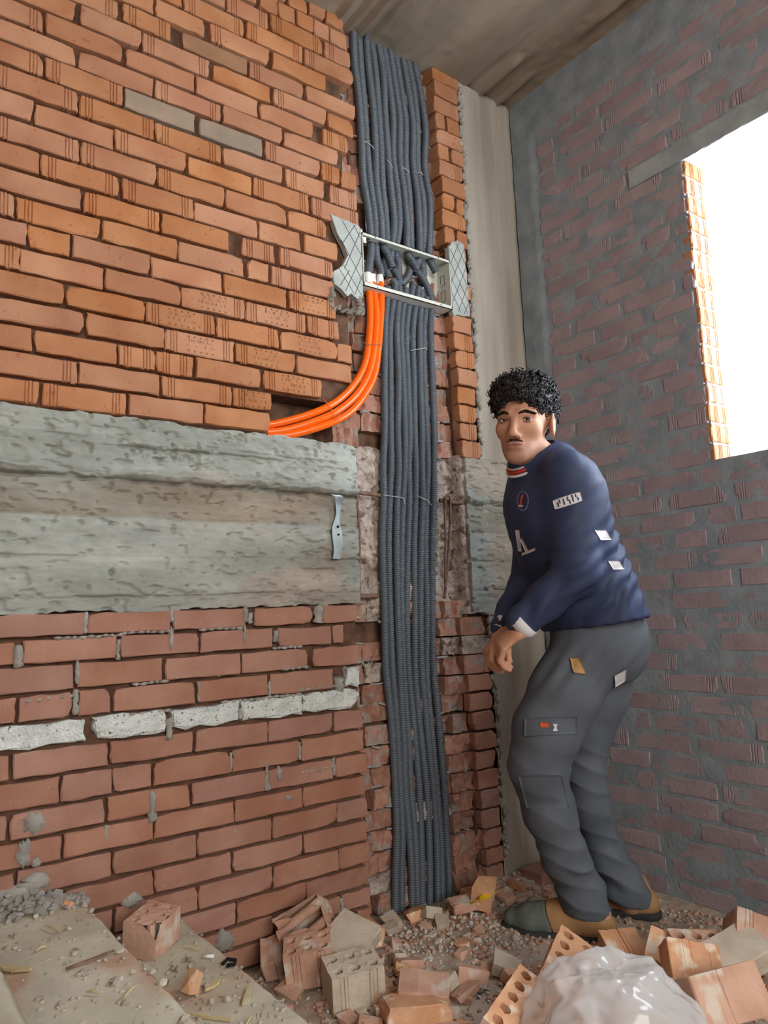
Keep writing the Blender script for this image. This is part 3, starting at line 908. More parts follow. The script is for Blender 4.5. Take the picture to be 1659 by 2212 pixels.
LOWC = [
  [(1.502, 1.934), (1.481, 1.564), (1.465, 1.325), (1.452, 1.177), (1.446, 0.768), (1.462, 0.537), (1.462, 0.254), (1.443, -0.001)] ,
  [(1.528, 1.938), (1.511, 1.566), (1.494, 1.326), (1.482, 1.177), (1.476, 0.764), (1.486, 0.533), (1.488, 0.248), (1.474, -0.01)] ,
  [(1.553, 1.942), (1.537, 1.568), (1.522, 1.326), (1.511, 1.176), (1.502, 0.761), (1.506, 0.53), (1.511, 0.243), (1.506, -0.02)] ,
  [(1.578, 1.946), (1.573, 1.571), (1.551, 1.327), (1.537, 1.176), (1.521, 0.759), (1.53, 0.526), (1.538, 0.236), (1.533, -0.028)] ,
  [(1.603, 1.95), (1.596, 1.572), (1.58, 1.327), (1.565, 1.175), (1.544, 0.757), (1.558, 0.521), (1.565, 0.23), (1.554, -0.034)] ,
  [(1.631, 1.955), (1.617, 1.574), (1.606, 1.328), (1.591, 1.175), (1.57, 0.754), (1.583, 0.517), (1.596, 0.222), (1.582, -0.042)] ,
  [(1.659, 1.959), (1.646, 1.576), (1.633, 1.328), (1.617, 1.174), (1.593, 0.751), (1.608, 0.512), (1.623, 0.216), (1.611, -0.051)] ,
  [(1.683, 1.963), (1.673, 1.578), (1.656, 1.329), (1.64, 1.174), (1.619, 0.748), (1.63, 0.509), (1.645, 0.211), (1.638, -0.059)] ,
  [(1.71, 1.968), (1.703, 1.58), (1.684, 1.329), (1.667, 1.174), (1.645, 0.745), (1.659, 0.504), (1.666, 0.206), (1.658, -0.065)] ,]
LOWTOP = {0: [(1.514, 2.076)], 1: [(1.545, 2.079), (1.539, 2.11)], 2: [(1.566, 2.076), (1.553, 2.105)], 3: [(1.596, 2.09)], 4: [(1.631, 2.122)],
          5: [(1.655, 2.11)], 6: [(1.669, 2.101)], 7: [(1.693, 2.08)], 8: [(1.708, 2.057), (1.701, 2.096), (1.681, 2.136), (1.649, 2.169)]}
ORD = ['first', 'second', 'third', 'fourth', 'fifth', 'sixth', 'seventh', 'eighth', 'ninth', 'tenth', 'eleventh']
for i, pl in enumerate(LOWC):
    y = .036 + (.006 if i % 2 else 0) + (.008 if i == 4 else 0)
    top = LOWTOP[i]
    pts = [(x, .026 - .006 * (i == 8), z) for x, z in top[::-1]] + [(x, y, z) for x, z in pl]
    # small lateral wander between the traced heights
    R = random.Random(60 + i)
    q = [pts[0]]
    for a, b in zip(pts, pts[1:]):
        if abs(a[2] - b[2]) > .2:
            q.append(((a[0] + b[0]) / 2 + R.uniform(-.004, .004), (a[1] + b[1]) / 2 + R.uniform(-.004, .004), (a[2] + b[2]) / 2))
        q.append(b)
    v, f = conduit_mesh(q, open_a=True, open_b=False)
    o = mk('conduit', v, f, M['conduit'], None, True, origin=(pl[-1][0], y, 0))
    tag(o, f'grey corrugated conduit below the steel box, {ORD[i]} from the orange pipes', 'conduit', 'grey conduits running down from the steel box')

UPEND = [[(1.454, 2.214), (1.445, 2.149), (1.433, 2.099)], [(1.475, 2.212), (1.478, 2.173), (1.49, 2.145), (1.491, 2.114)], [(1.499, 2.234), (1.52, 2.192), (1.535, 2.152)],
         [(1.529, 2.222), (1.519, 2.168), (1.535, 2.125)], [(1.548, 2.228), (1.545, 2.175), (1.57, 2.149), (1.587, 2.109)], [(1.570, 2.234), (1.579, 2.192), (1.579, 2.142)],
         [(1.608, 2.236), (1.626, 2.204), (1.644, 2.18)], [(1.64, 2.232), (1.641, 2.2), (1.618, 2.145), (1.589, 2.114)], [(1.672, 2.233), (1.658, 2.204), (1.649, 2.165)],
         [(1.692, 2.23), (1.695, 2.189), (1.688, 2.134)], [(1.711, 2.251), (1.717, 2.22), (1.738, 2.187)]]
UZ = [3.04, 2.913, 2.76, 2.6, 2.47, 2.34]
UL = [1.414, 1.414, 1.423, 1.431, 1.432, 1.446]
UR = [1.69, 1.722, 1.735, 1.722, 1.735, 1.73]
for i in range(11):
    R = random.Random(80 + i)
    t = i / 10
    pts = []
    for k, z in enumerate(UZ):
        w = 0 if k == 0 else R.uniform(-.0045, .0045)
        pts.append((UL[k] + (UR[k] - UL[k]) * t + w, .034 + (.006 if i % 2 else 0) + R.uniform(-.002, .002), z + .01 * t))
    fr_ = .02 if i in (2, 6, 10) else (.034 if i in (0, 1, 8) else .044)
    e = UPEND[i]
    for k, (x, z) in enumerate(e):
        pts.append((x, pts[-1][1] + (fr_ - pts[-1][1]) * .7, z))
    v, f = conduit_mesh(pts, .0149, open_a=False, open_b=True)
    o = mk('conduit', v, f, M['conduit'], None, True, origin=(pts[0][0], .035, pts[-1][2]))
    tag(o, f'grey corrugated conduit dropping from the ceiling slab, {ORD[i]} from the orange brickwork', 'conduit', 'grey conduits running up to the ceiling')

# ------------------------------------------------------------------ orange pipes with white tape at their upper ends
OR = [[(1.427, 2.085), (1.427, 2.021), (1.422, 1.921), (1.393, 1.785), (1.342, 1.696), (1.267, 1.623), (1.179, 1.573), (1.063, 1.533), (.97, 1.52)],
      [(1.449, 2.085), (1.45, 2.026), (1.449, 1.927), (1.415, 1.772), (1.36, 1.675), (1.284, 1.602), (1.195, 1.552), (1.079, 1.512), (.97, 1.503)],
      [(1.485, 2.094), (1.478, 2.033), (1.466, 1.929), (1.432, 1.758), (1.384, 1.668), (1.31, 1.588), (1.212, 1.535), (1.094, 1.499), (.97, 1.495)]]
ON = ['orange plastic pipe on the outside of the bend, nearest the brick courses', 'orange plastic pipe running between the two other orange pipes', 'orange plastic pipe on the inside of the bend, nearest the grey conduits']
for i, pl in enumerate(OR):
    yy_ = [.024 + .004 * i, .018, .014, .006, .0 - .003 * (i == 1), -.004, .006, .04, .07]
    root = empty('orange_pipe', (pl[5][0], 0, pl[5][1]))
    tag(root, ON[i], 'pipe', 'orange pipes bending out of the steel box')
    c = spline([(x, y, z) for (x, z), y in zip(pl, yy_)], .012)
    v, f = tube_vf(c, .0118, 14)
    mk('pipe', v, f, M['orange'], root, True)
    c = spline([(pl[0][0], .025 + .004 * i, pl[0][1] + .022), (pl[0][0], .0245 + .004 * i, pl[0][1] + .006), (pl[0][0] - .001, .023 + .004 * i, pl[0][1] - .018)], .004)
    v, f = tube_vf(c, .0132 + .0012 * vn(P3(np.arange(len(c)) * .9 + i * 9, np.zeros(len(c)), np.zeros(len(c)))), 14)
    mk('tape', v, f, M['tape'], root, True)['label'] = 'white tape wrapped round the pipe end'
    R = random.Random(i)

# thin tie wires round the bundles
def tie(pts, label, mat='wire', r=.0011):
    c = spline(pts, .006)
    v, f = tube_vf(c, r, 6)
    tag(mk('tie_wire', v, f, M[mat], None, True), label, 'wire', 'tie wires round the pipe bundles')


tie([(1.424, .028, 2.6), (1.44, .02, 2.601), (1.47, .022, 2.594), (1.478, .024, 2.588)], 'pale tie wire on the upper conduits nearest the orange brickwork')
tie([(1.53, .022, 2.566), (1.545, .018, 2.552), (1.558, .022, 2.543)], 'pale tie wire high on the middle of the upper conduits')
tie([(1.60, .022, 2.56), (1.62, .018, 2.556), (1.635, .022, 2.55)], 'short pale tie wire right of the middle of the upper conduits')
tie([(1.672, .022, 2.565), (1.69, .018, 2.566), (1.70, .022, 2.562)], 'pale tie wire on the upper conduits nearest the column')
tie([(1.6, .022, 1.86), (1.64, .02, 1.873), (1.672, .02, 1.882), (1.678, .024, 1.875)], 'pale tie wire across the conduits just under the steel box')
tie([(1.455, .022, 1.333), (1.50, .02, 1.33), (1.537, .02, 1.326), (1.54, .02, 1.31)], 'tie wire knot on the conduits at the beam, left one')
tie([(1.6, .022, 1.34), (1.622, .018, 1.33), (1.64, .016, 1.324), (1.66, .02, 1.308)], 'twisted tie wire on the conduits at the beam, right one')
tie([(1.37, -.002, 1.842), (1.40, -.005, 1.835), (1.43, -.008, 1.842), (1.46, -.002, 1.845)], 'thin wire round the orange pipes below the steel box', 'rust', .0009)
tie([(1.21, -.012, 1.62), (1.232, -.017, 1.59), (1.25, -.016, 1.565), (1.26, -.008, 1.553)], 'thin wire round the orange pipes where they enter the wall', 'orange', .0012)

# ------------------------------------------------------------------ steel box
bx0, bx1, bz0, bz1 = 1.385, 1.779, 2.038, 2.232
box = empty('steel_box', ((bx0 + bx1) / 2, 0, bz0))
tag(box, 'open cream steel junction box set in grey plaster, full of conduit ends', 'junction box')
t = .0025
yb, yfz = .06, -.012
def plate(name, a, b, lab=None):
    mb = MB(); mb.box(a, b)
    return mb.build(name, M['boxmetal'], box)
tp = MB(); tp.box((bx0, yfz, bz1 - t), (bx1, .012, bz1))
for a_, b_ in ((bx0, 1.405), (1.44, 1.472), (1.494, bx1)): tp.box((a_, .012, bz1 - t), (b_, yb, bz1))
if 1: tp.box((bx0, yfz, bz1 - .011), (bx1, yfz + t, bz1))
tp.build('top_plate', M['boxmetal'], box)
bp_ = MB(); bp_.box((bx0, yfz, bz0), (bx1, yb, bz0 + t)); bp_.box((bx0, yfz, bz0), (bx1, yfz + t, bz0 + .014))
bp_.build('bottom_plate', M['boxmetal'], box)
plate('side_plate', (bx0, yfz, bz0), (bx0 + t, yb, bz1))
sp = plate('side_plate', (bx1 - t, yfz, bz0), (bx1, yb, bz1))
plate('back_plate', (1.545, yb, bz0), (bx1, yb + t, bz1))
for k, zc in enumerate((2.165, 2.105)):
    mb = MB()
    for a, b in (((.018, zc - .02), (.0195, zc + .02)), ((.018, zc - .02), (.042, zc - .0185)), ((.018, zc + .0185), (.042, zc + .02)), ((.0405, zc - .008), (.042, zc + .02))):
        mb.box((bx1 - t - .0006, a[0], a[1]), (bx1 - t, b[0], b[1]))
    mb.build('knockout', M['dark_in'], sp)
for (sx, sz) in ((1.44, bz1 - .0055), (1.725, bz1 - .0055), (1.44, bz0 + .007), (1.725, bz0 + .007)):
    mb = MB(); mb.tube([(sx, yfz - .0008, sz), (sx, yfz + .001, sz)], .0022, 8)
    mb.build('screw_hole', M['dark_in'], box)

# scored plaster patches beside the box
def plaster(name, poly, label, yface=-.006, sd=0):
    """ragged slab: polygon in x,z"""
    p = np.array(poly, float)
    q = []
    for a, b in zip(p, np.roll(p, -1, 0)):
        n = max(2, int(np.linalg.norm(b - a) / .006))
        for u in np.linspace(0, 1, n, endpoint=False): q.append(a + (b - a) * u)
    q = np.array(q)
    jag = .006 * fbm(P3(q[:, 0] * 60 + sd, q[:, 1] * 60, q[:, 0] * 0), 3)
    c = q.mean(0)
    dirv = (q - c) / (np.linalg.norm(q - c, axis=1)[:, None] + 1e-9)
    q = q + dirv * jag[:, None]
    n = len(q)
    V = [(x, yface + .0015, z) for x, z in q] + [(c[0] + (x - c[0]) * .95, yface - .001, c[1] + (z - c[1]) * .95) for x, z in q] + [(x, .012, z) for x, z in q]
    F = [tuple(range(n, 2 * n))[::-1]]
    for i in range(n):
        j = (i + 1) % n
        F += [(i, j, n + j, n + i)[::-1], (j, i, 2 * n + i, 2 * n + j)[::-1]]
    root = empty(name, (c[0], 0, p[:, 1].min()))
    tag(root, label, 'plaster')
    mk('plaster_slab', V, F, M['plaster'], root)
    return root, q, c


def inside(pt, poly):
    x, y = pt; r = False
    for (x0, y0), (x1, y1) in zip(poly, np.roll(poly, -1, 0)):
        if (y0 > y) != (y1 > y) and x < (x1 - x0) * (y - y0) / (y1 - y0) + x0: r = not r
    return r


def scores(root, q, c, lines, yface):
    qq = c + (q - c) * .95
    for (x0, z0, x1, z1) in lines:
        pts = []
        for u in np.linspace(0, 1, 60):
            x, z = x0 + (x1 - x0) * u, z0 + (z1 - z0) * u
            if inside((x, z), qq): pts.append((x, yface - .0011, z))
        if len(pts) < 4: continue
        mb = MB(); mb.tube([pts[0], pts[len(pts) // 2], pts[-1]], .0012, 5)
        mb.build('score_line', M['score'], root)


r_, q_, c_ = plaster('plaster_patch', [(1.262, 2.262), (1.375, 2.252), (1.384, 2.24), (1.384, 2.03), (1.383, 2.0), (1.36, 1.985), (1.335, 2.0), (1.32, 1.99), (1.30, 2.005), (1.27, 2.02), (1.262, 2.055), (1.30, 2.085), (1.325, 2.13), (1.31, 2.165), (1.285, 2.2), (1.272, 2.235)],
                      'ragged grey plaster patch with scored diamonds on the orange brick side of the box', -.008)
scores(r_, q_, c_, [(1.30, 2.26, 1.384, 2.14), (1.345, 2.26, 1.384, 2.2), (1.30, 2.18, 1.384, 2.05), (1.30, 2.10, 1.384, 1.99), (1.27, 2.10, 1.36, 1.98), (1.384, 2.24, 1.31, 2.08), (1.36, 2.25, 1.28, 2.13), (1.384, 2.15, 1.30, 1.98), (1.384, 2.08, 1.34, 1.98), (1.33, 2.08, 1.28, 2.0)], -.008)
r_, q_, c_ = plaster('plaster_patch', [(1.781, 2.285), (1.80, 2.31), (1.83, 2.325), (1.86, 2.315), (1.862, 2.24), (1.868, 2.16), (1.866, 2.09), (1.872, 2.035), (1.84, 2.025), (1.81, 2.03), (1.79, 2.018), (1.782, 2.03)],
                      'narrow grey plaster patch with scored diamonds on the column side of the box', -.01, 5)
scores(r_, q_, c_, [(1.78, 2.29, 1.87, 2.14), (1.81, 2.32, 1.87, 2.22), (1.78, 2.23, 1.87, 2.08), (1.78, 2.17, 1.87, 2.02), (1.78, 2.11, 1.84, 2.01), (1.87, 2.32, 1.78, 2.14), (1.84, 2.33, 1.78, 2.21), (1.87, 2.24, 1.78, 2.06), (1.87, 2.16, 1.79, 2.0), (1.87, 2.09, 1.83, 2.02)], -.01)

# mortar smears and lumps under the left patch
mb = MB()
R = random.Random(12)
for k in range(40):
    u = k / 39
    if u < .35: x, z = 1.262 + R.uniform(-.008, .008), 2.0 - u * .18
    elif u < .7: x, z = 1.265 + (u - .35) * .3, 1.938 + R.uniform(-.008, .008)
    else: x, z = 1.375 + R.uniform(-.01, .008), 1.935 + (u - .7) * .2
    r = R.uniform(.005, .011)
    mb.tube([(x - r, .006, z), (x, -.004 - R.uniform(0, .006), z + R.uniform(-.004, .004)), (x + r, .006, z + R.uniform(-.004, .004))], [r * .5, r, r * .5], 6)
ms = mb.build('mortar_crumbs', M['mortar_grey'], wall_left, True, origin=(1.32, 0, 1.93)); ms['kind'] = 'stuff'

# mortar oozing out of some joints of the lower wall
mb = MB()
R = random.Random(21)
def ooze(x, z, h, w, mb=mb):
    n = max(3, int(h / .008))
    pts = [(x + R.uniform(-.002, .002), .004 - R.uniform(0, .006), z - h * k / n) for k in range(n + 1)]
    mb.tube(pts, [w * (.6 + .5 * R.random()) for _ in pts], 6)
for x, z, h, w in ((.994, .54, .055, .006), (.996, .485, .012, .012), (.723, .985, .04, .008), (.503, .975, .05, .008), (.353, .9, .045, .012), (.583, .905, .05, .007), (.482, .79, .06, .009), (.95, .96, .03, .012), (1.03, .905, .03, .012), (.797, .78, .05, .005), (1.007, .765, .04, .005), (.672, .52, .06, .009), (.672, .47, .02, .014), (.558, .46, .03, .006), (1.1, .585, .05, .006), (.887, .585, .05, .005), (1.215, .525, .05, .006), (1.24, .755, .04, .02), (1.176, .97, .045, .02), (.895, .39, .02, .008), (1.226, .13, .04, .007), (.715, .695, .05, .012), (.917, .7, .03, .008), (.855, .84, .05, .004)):
    ooze(x, z, h, w)
for (x0, x1, z) in ((.57, .7, .715), (.86, 1.1, .72), (1.1, 1.24, .733), (.59, .72, .92), (.8, .93, .92), (1.1, 1.23, .5), (1.05, 1.13, .795), (.43, .58, .915), (.62, .7, .79), (1.02, 1.1, .856), (.36, .47, .775)):
    x = x0
    while x < x1:
        w = R.uniform(.012, .03)
        mb.tube([(x, .006, z + R.uniform(-.002, .002)), (x + w / 2, -.001 - R.uniform(0, .004), z + R.uniform(-.002, .002)), (x + w, .006, z)], [.003, .005, .003], 5)
        x += w * .9
ms = mb.build('mortar_ooze', M['mortar_grey'], wall_left, True, origin=(.8, 0, .3)); ms['kind'] = 'stuff'

# thin grey mortar smears on the lower bricks
mb = MB()
R = random.Random(31)
for x, z, rx, rz in ((.395, .5, .03, .025), (.375, .435, .016, .032), (.40, .41, .012, .012), (.40, .365, .045, .022), (.36, .35, .05, .02), (.62, .275, .028, .018), (.86, .115, .03, .03), (1.03, .51, .008, .02), (1.06, .44, .012, .008), (.72, .9, .006, .03), (.93, .9, .006, .03), (.935, .955, .007, .025), (.485, .83, .006, .03)):
    n = 22
    ring = [(x + rx * math.cos(t) * (.6 + .5 * R.random()), -.0085, z + rz * math.sin(t) * (.6 + .5 * R.random())) for t in np.linspace(0, 2 * np.pi, n, endpoint=False)]
    V_ = [(x, -.0105, z)] + ring + [(a + (a - x) * .06, .004, c + (c - z) * .06) for a, b_, c in ring]
    mb.add(V_, [(0, 1 + k, 1 + (k + 1) % n) for k in range(n)][::-1] + [(1 + k, n + 1 + k, n + 1 + (k + 1) % n, 1 + (k + 1) % n) for k in range(n)])
ms = mb.build('mortar_smears', M['mortar_grey'], wall_left, True, origin=(.6, 0, .3)); ms['kind'] = 'stuff'

# ------------------------------------------------------------------ bent galvanised strap hanging on the beam
c = spline([(1.232, -.03, 1.312), (1.243, -.03, 1.305), (1.25, -.012, 1.285), (1.252, -.008, 1.25), (1.249, -.01, 1.225), (1.246, -.014, 1.19), (1.242, -.016, 1.16), (1.238, -.012, 1.115)], .006)
wd_ = np.interp(np.linspace(0, 1, len(c)), [0, .12, .3, .42, .55, .72, 1], [.018, .016, .009, .008, .015, .017, .015])
V = []
for k, p in enumerate(c):
    for s, yo in ((-1, 0), (1, 0), (1, .0016), (-1, .0016)):
        V.append((p[0] + s * wd_[k] + .004 * math.sin(k * .25), p[1] + yo + s * .003 * math.sin(k * .21), p[2]))
F = []
for k in range(len(c) - 1):
    for j in range(4):
        F.append((k * 4 + j, k * 4 + (j + 1) % 4, k * 4 + 4 + (j + 1) % 4, k * 4 + 4 + j)[::-1])
F += [(0, 1, 2, 3), tuple(len(V) - 4 + j for j in (3, 2, 1, 0))]
root = empty('metal_strap', (1.245, -.012, 1.115))
tag(root, 'bent galvanised metal strap nailed to the face of the concrete beam', 'strap')
mk('strip', V, F, M['galv'], root)
for z in (1.215, 1.19):
    mb = MB(); mb.tube([(1.247, -.0175, z), (1.247, -.012, z)], .0035, 8); mb.build('nail_hole', M['dark_in'], root)

# ------------------------------------------------------------------ exposed reinforcement in the cut beam
def bar(pts, label, r=.005):
    v, f = tube_vf(spline(pts, .012), r, 8)
    tag(mk('reinforcing_bar', v, f, M['rust'], None, True), label, 'rebar', 'reinforcing bars laid bare in the cut beam')


bar([(1.335, .018, 1.334), (1.4, .02, 1.333), (1.44, .024, 1.331)], 'bare horizontal reinforcing bar left of the conduits in the cut beam', .007)
bar([(1.70, .022, 1.329), (1.76, .02, 1.325), (1.815, .016, 1.326)], 'bare horizontal reinforcing bar right of the conduits in the cut beam', .008)
bar([(1.34, .012, 1.32), (1.341, .008, 1.2), (1.338, .012, 1.06), (1.342, .02, .995)], 'rusty stirrup leg standing along the left edge of the cut beam', .005)
bar([(1.715, .01, 1.30), (1.712, .006, 1.338), (1.725, .004, 1.345), (1.735, .006, 1.33), (1.728, .012, 1.2), (1.71, .02, 1.05), (1.705, .03, .985)], 'hooked rusty stirrup leg right of the conduits in the cut beam', .005)
bar([(1.712, .012, 1.325), (1.709, .012, 1.2), (1.702, .02, 1.02)], 'straight rusty stirrup leg touching the last conduit at the beam', .004)
bar([(1.345, .03, 1.002), (1.38, .03, 1.0), (1.425, .035, 1.0)], 'rusty bar end low in the cut beam left of the conduits', .008)
# ------------------------------------------------------------------ rubble
M['rub_a'] = material('rubble_brick', (186, 144, 122), (206, 168, 146), 12, .95, .5, 90, rand=.1, cc=(208, 194, 178), cscale=16, cthr=.55)
M['rub_b'] = material('bright_rubble_brick', (200, 144, 106), (218, 172, 136), 12, .92, .45, 90, rand=.1, cc=(224, 204, 180), cscale=18, cthr=.56)
M['rub_g'] = material('dust_covered_brick', (180, 166, 148), (200, 188, 170), 14, .95, .5, 90, rand=.06)
M['gravel'] = material('pale_gravel', (176, 168, 158), (218, 212, 204), 40, .95, .5, 120)
M['straw'] = plain('pale_straw', (196, 178, 136), .8, rand=.1)
M['yellow'] = plain('yellow_plastic', (224, 184, 24), .4)
M['dirtplastic'] = plain('dirty_white_plastic', (188, 188, 184), .5)


def holed_vf(nx, ny, cw, cd, h, hr, seg=12, pw=.004):
    """perforated brick: nx x ny cells (cw x cd), height h, holes of radius hr running through z. centred in x,y, base z=0"""
    V, F = [], []
    X0, Y0 = -nx * cw / 2, -ny * cd / 2
    th = [2 * math.pi * k / seg + math.pi / seg for k in range(seg)]
    def sq(t):
        c, s = math.cos(t), math.sin(t)
        m = max(abs(c), abs(s))
        return c / m, s / m
    for i in range(nx):
        for j in range(ny):
            cx, cy = X0 + (i + .5) * cw, Y0 + (j + .5) * cd
            b = len(V)
            for z in (0, h):
                for t in th: V.append((cx + hr * math.cos(t), cy + hr * math.sin(t), z))
                for t in th:
                    a, c = sq(t); V.append((cx + a * cw / 2, cy + c * cd / 2, z))
                for a, c in ((-1, -1), (1, -1), (1, 1), (-1, 1)): V.append((cx + a * cw / 2, cy + c * cd / 2, z))
            n = 2 * seg + 4
            for k in range(seg):
                q = (k + 1) % seg
                F.append((b + k, b + q, b + n + q, b + n + k))                       # hole wall
                for lv, fl in ((0, True), (n, False)):
                    o, o2 = b + lv + seg + k, b + lv + seg + q
                    # corner between the two outer points?
                    pa, pb = V[o], V[o2]
                    face = [b + lv + k, o, o2, b + lv + q]
                    if abs(pa[0] - pb[0]) > 1e-6 and abs(pa[1] - pb[1]) > 1e-6:
                        sx = 1 if max(pa[0], pb[0]) > cx + cw / 2 - 1e-6 else -1
                        sy = 1 if max(pa[1], pb[1]) > cy + cd / 2 - 1e-6 else -1
                        ci = {(-1, -1): 0, (1, -1): 1, (1, 1): 2, (-1, 1): 3}[(sx, sy)]
                        face = [b + lv + k, o, b + lv + 2 * seg + ci, o2, b + lv + q]
                    F.append(face[::-1] if fl else face)
    # outer walls, with shallow score lines along the long sides
    W, D = nx * cw, ny * cd
    def wall(p, q, grooves):
        L = math.hypot(q[0] - p[0], q[1] - p[1]); dx, dy = (q[0] - p[0]) / L, (q[1] - p[1]) / L
        nxn, nyn = dy, -dx
        st = [(0, 0)]
        for g in grooves: st += [(g - .0022, 0), (g, .003), (g + .0022, 0)]
        st.append((L, 0))
        b = len(V)
        for s_, dep in st:
            for z in (0, h): V.append((p[0] + dx * s_ - nxn * dep, p[1] + dy * s_ - nyn * dep, z))
        for k in range(len(st) - 1):
            F.append((b + 2 * k, b + 2 * k + 2, b + 2 * k + 3, b + 2 * k + 1))
    g = [.02, .029, .038]
    gl = g + [W - x for x in g[::-1]] if W > .1 else g
    wall((-W / 2, -D / 2), (W / 2, -D / 2), gl); wall((W / 2, -D / 2), (W / 2, D / 2), [D * .5])
    wall((W / 2, D / 2), (-W / 2, D / 2), gl); wall((-W / 2, D / 2), (-W / 2, -D / 2), [])
    return V, F


def finish(name, V, F, mat, loc, rot, label, cat='brick', group='broken bricks on the ground', cuts=(), smooth=False, jitter=.0012, seed=0, sub=False):
    bm = bmesh.new()
    vs = [bm.verts.new(v) for v in V]
    for f in F:
        try: bm.faces.new([vs[i] for i in f])
        except ValueError: pass
    bmesh.ops.remove_doubles(bm, verts=bm.verts, dist=.0002)
    for co, no in cuts:
        g = bm.verts[:] + bm.edges[:] + bm.faces[:]
        r = bmesh.ops.bisect_plane(bm, geom=g, plane_co=co, plane_no=Vector(no).normalized(), clear_outer=True)
        ed = [e for e in r['geom_cut'] if isinstance(e, bmesh.types.BMEdge)]
        if ed:
            try: bmesh.ops.triangle_fill(bm, edges=ed, use_beauty=True)
            except Exception: pass
    R = random.Random(seed)
    for v in bm.verts:
        v.co += Vector((R.uniform(-1, 1), R.uniform(-1, 1), R.uniform(-1, 1))) * jitter
    bmesh.ops.recalc_face_normals(bm, faces=bm.faces)
    me = bpy.data.meshes.new(name)
    bm.to_mesh(me); bm.free()
    me.materials.append(mat)
    o = bpy.data.objects.new(name, me)
    COL.objects.link(o)
    o.rotation_euler = rot
    o.location = loc
    tag(o, label, cat, group)
    # rest on its lowest point
    mw = Matrix.LocRotScale(Vector(loc), o.rotation_euler, None)
    lo = min((mw @ v.co).z for v in me.vertices)
    o.location.z += loc[2] - lo
    return o


def chunk_vf(w, d, h, seed, cuts=6):
    """angular brick fragment: box clipped by random planes -> via convex hull of jittered points"""
    R = random.Random(seed)
    bm = bmesh.new()
    for sx in (-1, 1):
        for sy in (-1, 1):
            for sz in (0, 1):
                bm.verts.new((sx * w / 2 * R.uniform(.55, 1), sy * d / 2 * R.uniform(.55, 1), sz * h * R.uniform(.75, 1)))
    for _ in range(4):
        bm.verts.new((R.uniform(-.5, .5) * w, R.uniform(-.5, .5) * d, R.uniform(.1, 1) * h))
    r = bmesh.ops.convex_hull(bm, input=bm.verts)
    bm.verts.ensure_lookup_table()
    used = [v for v in bm.verts if v.link_faces]
    idx = {v: i for i, v in enumerate(used)}
    V = [tuple(v.co) for v in used]
    F = [[idx[v] for v in f.verts] for f in bm.faces]
    bm.free()
    return V, F


D_ = math.radians
def fz(x, y): return float(floor_h(np.array([x]), np.array([y]))[0])


# --- whole and half perforated bricks that can be told apart
v, f = holed_vf(3, 2, .043, .05, .085, .0125)
finish('perforated_brick', v, f, M['rub_g'], (1.045, -.33, fz(1.045, -.33) - .005), (D_(6), D_(-3), D_(-18)), 'grey dust-covered half brick with six round holes beside the lowest step', seed=1)
v, f = holed_vf(3, 2, .04, .046, .085, .0115)
finish('perforated_brick', v, f, M['rub_a'], (1.01, -.19, fz(1.01, -.19)), (D_(8), D_(-6), D_(-30)), 'scored half brick with holes standing behind the grey dust-covered one', seed=2)
v, f = holed_vf(3, 2, .045, .05, .12, .0135)
finish('perforated_brick', v, f, M['rub_a'], (1.0, -.085, fz(1.0, -.085) + .01), (D_(48), D_(30), D_(28)), 'broken brick tilted against the red brickwork with its holes facing out', seed=3, cuts=[((-.035, 0, .05), (-1, .2, .35))])
v, f = holed_vf(3, 2, .036, .042, .075, .010)
finish('perforated_brick', v, f, M['rub_a'], (.63, -.115, .192), (D_(5), D_(-4), D_(38)), 'brick stump with six holes standing on the lowest visible step', seed=4, cuts=[((-.035, -.035, .075), (-1, -.8, .9))])
v, f = brick_vf(.105, .062, .09, (), seed=61, chip=.012)
V = [(a, c, b + .031) for a, b, c in [(p[0], p[2], p[1] - .045) for p in v]]
finish('brick', V, f, M['brick_lo'], (1.985, -.075, .0), (0, 0, D_(4)), 'smooth red brick lying at the foot of the column behind the trouser leg', seed=5)

v, f = holed_vf(5, 2, .042, .05, .06, .0125)
finish('perforated_brick', v, f, M['rub_b'], (1.425, -.635, .02), (D_(32), D_(-9), D_(26)), 'long orange brick with a row of holes leaning behind the plastic sheet', seed=6)
v, f = holed_vf(5, 2, .042, .05, .06, .0125)
finish('perforated_brick', v, f, M['rub_b'], (1.225, -.675, .01), (D_(30), D_(-6), D_(22)), 'long orange brick with holes on edge in front of the plastic sheet', seed=7)
v, f = holed_vf(3, 2, .042, .05, .075, .0125)
finish('perforated_brick', v, f, M['rub_a'], (1.74, -.80, .03), (D_(14), D_(4), D_(-34)), 'half brick with five open holes facing up behind the plastic sheet', seed=8)
v, f = brick_vf(.1, .062, .1, [-.02, -.01, 0, .03], seed=62, chip=.02)
finish('brick', v, f, M['rub_b'], (1.665, -.755, .02), (D_(35), D_(18), D_(-60)), 'orange scored half brick standing on edge behind the plastic sheet', seed=9, cuts=[((0, .09, 0), (0, 1, .2))])
v, f = brick_vf(.1, .062, .1, [-.01, .0, .01], seed=63, chip=.02)
finish('brick', v, f, M['rub_b'], (1.665, -.665, .0), (D_(20), D_(0), D_(-30)), 'small scored brick piece just in front of the rear shoe', seed=10)
v, f = holed_vf(4, 2, .042, .05, .065, .0125)
finish('perforated_brick', v, f, M['rub_a'], (1.87, -.90, .025), (D_(-40), D_(20), D_(-48)), 'scored brick tipped on its side against the shaded wall corner of the heap', seed=11)
v, f = brick_vf(.13, .065, .1, [-.03, -.02, -.01, .03], seed=64, chip=.02)
finish('brick', v, f, M['rub_b'], (1.615, -.875, .03), (D_(48), D_(10), D_(-38)), 'pinkish scored brick lying right beside the plastic sheet', seed=12)
v, f = brick_vf(.16, .075, .1, [-.04, -.028, -.016], seed=65, chip=.02)
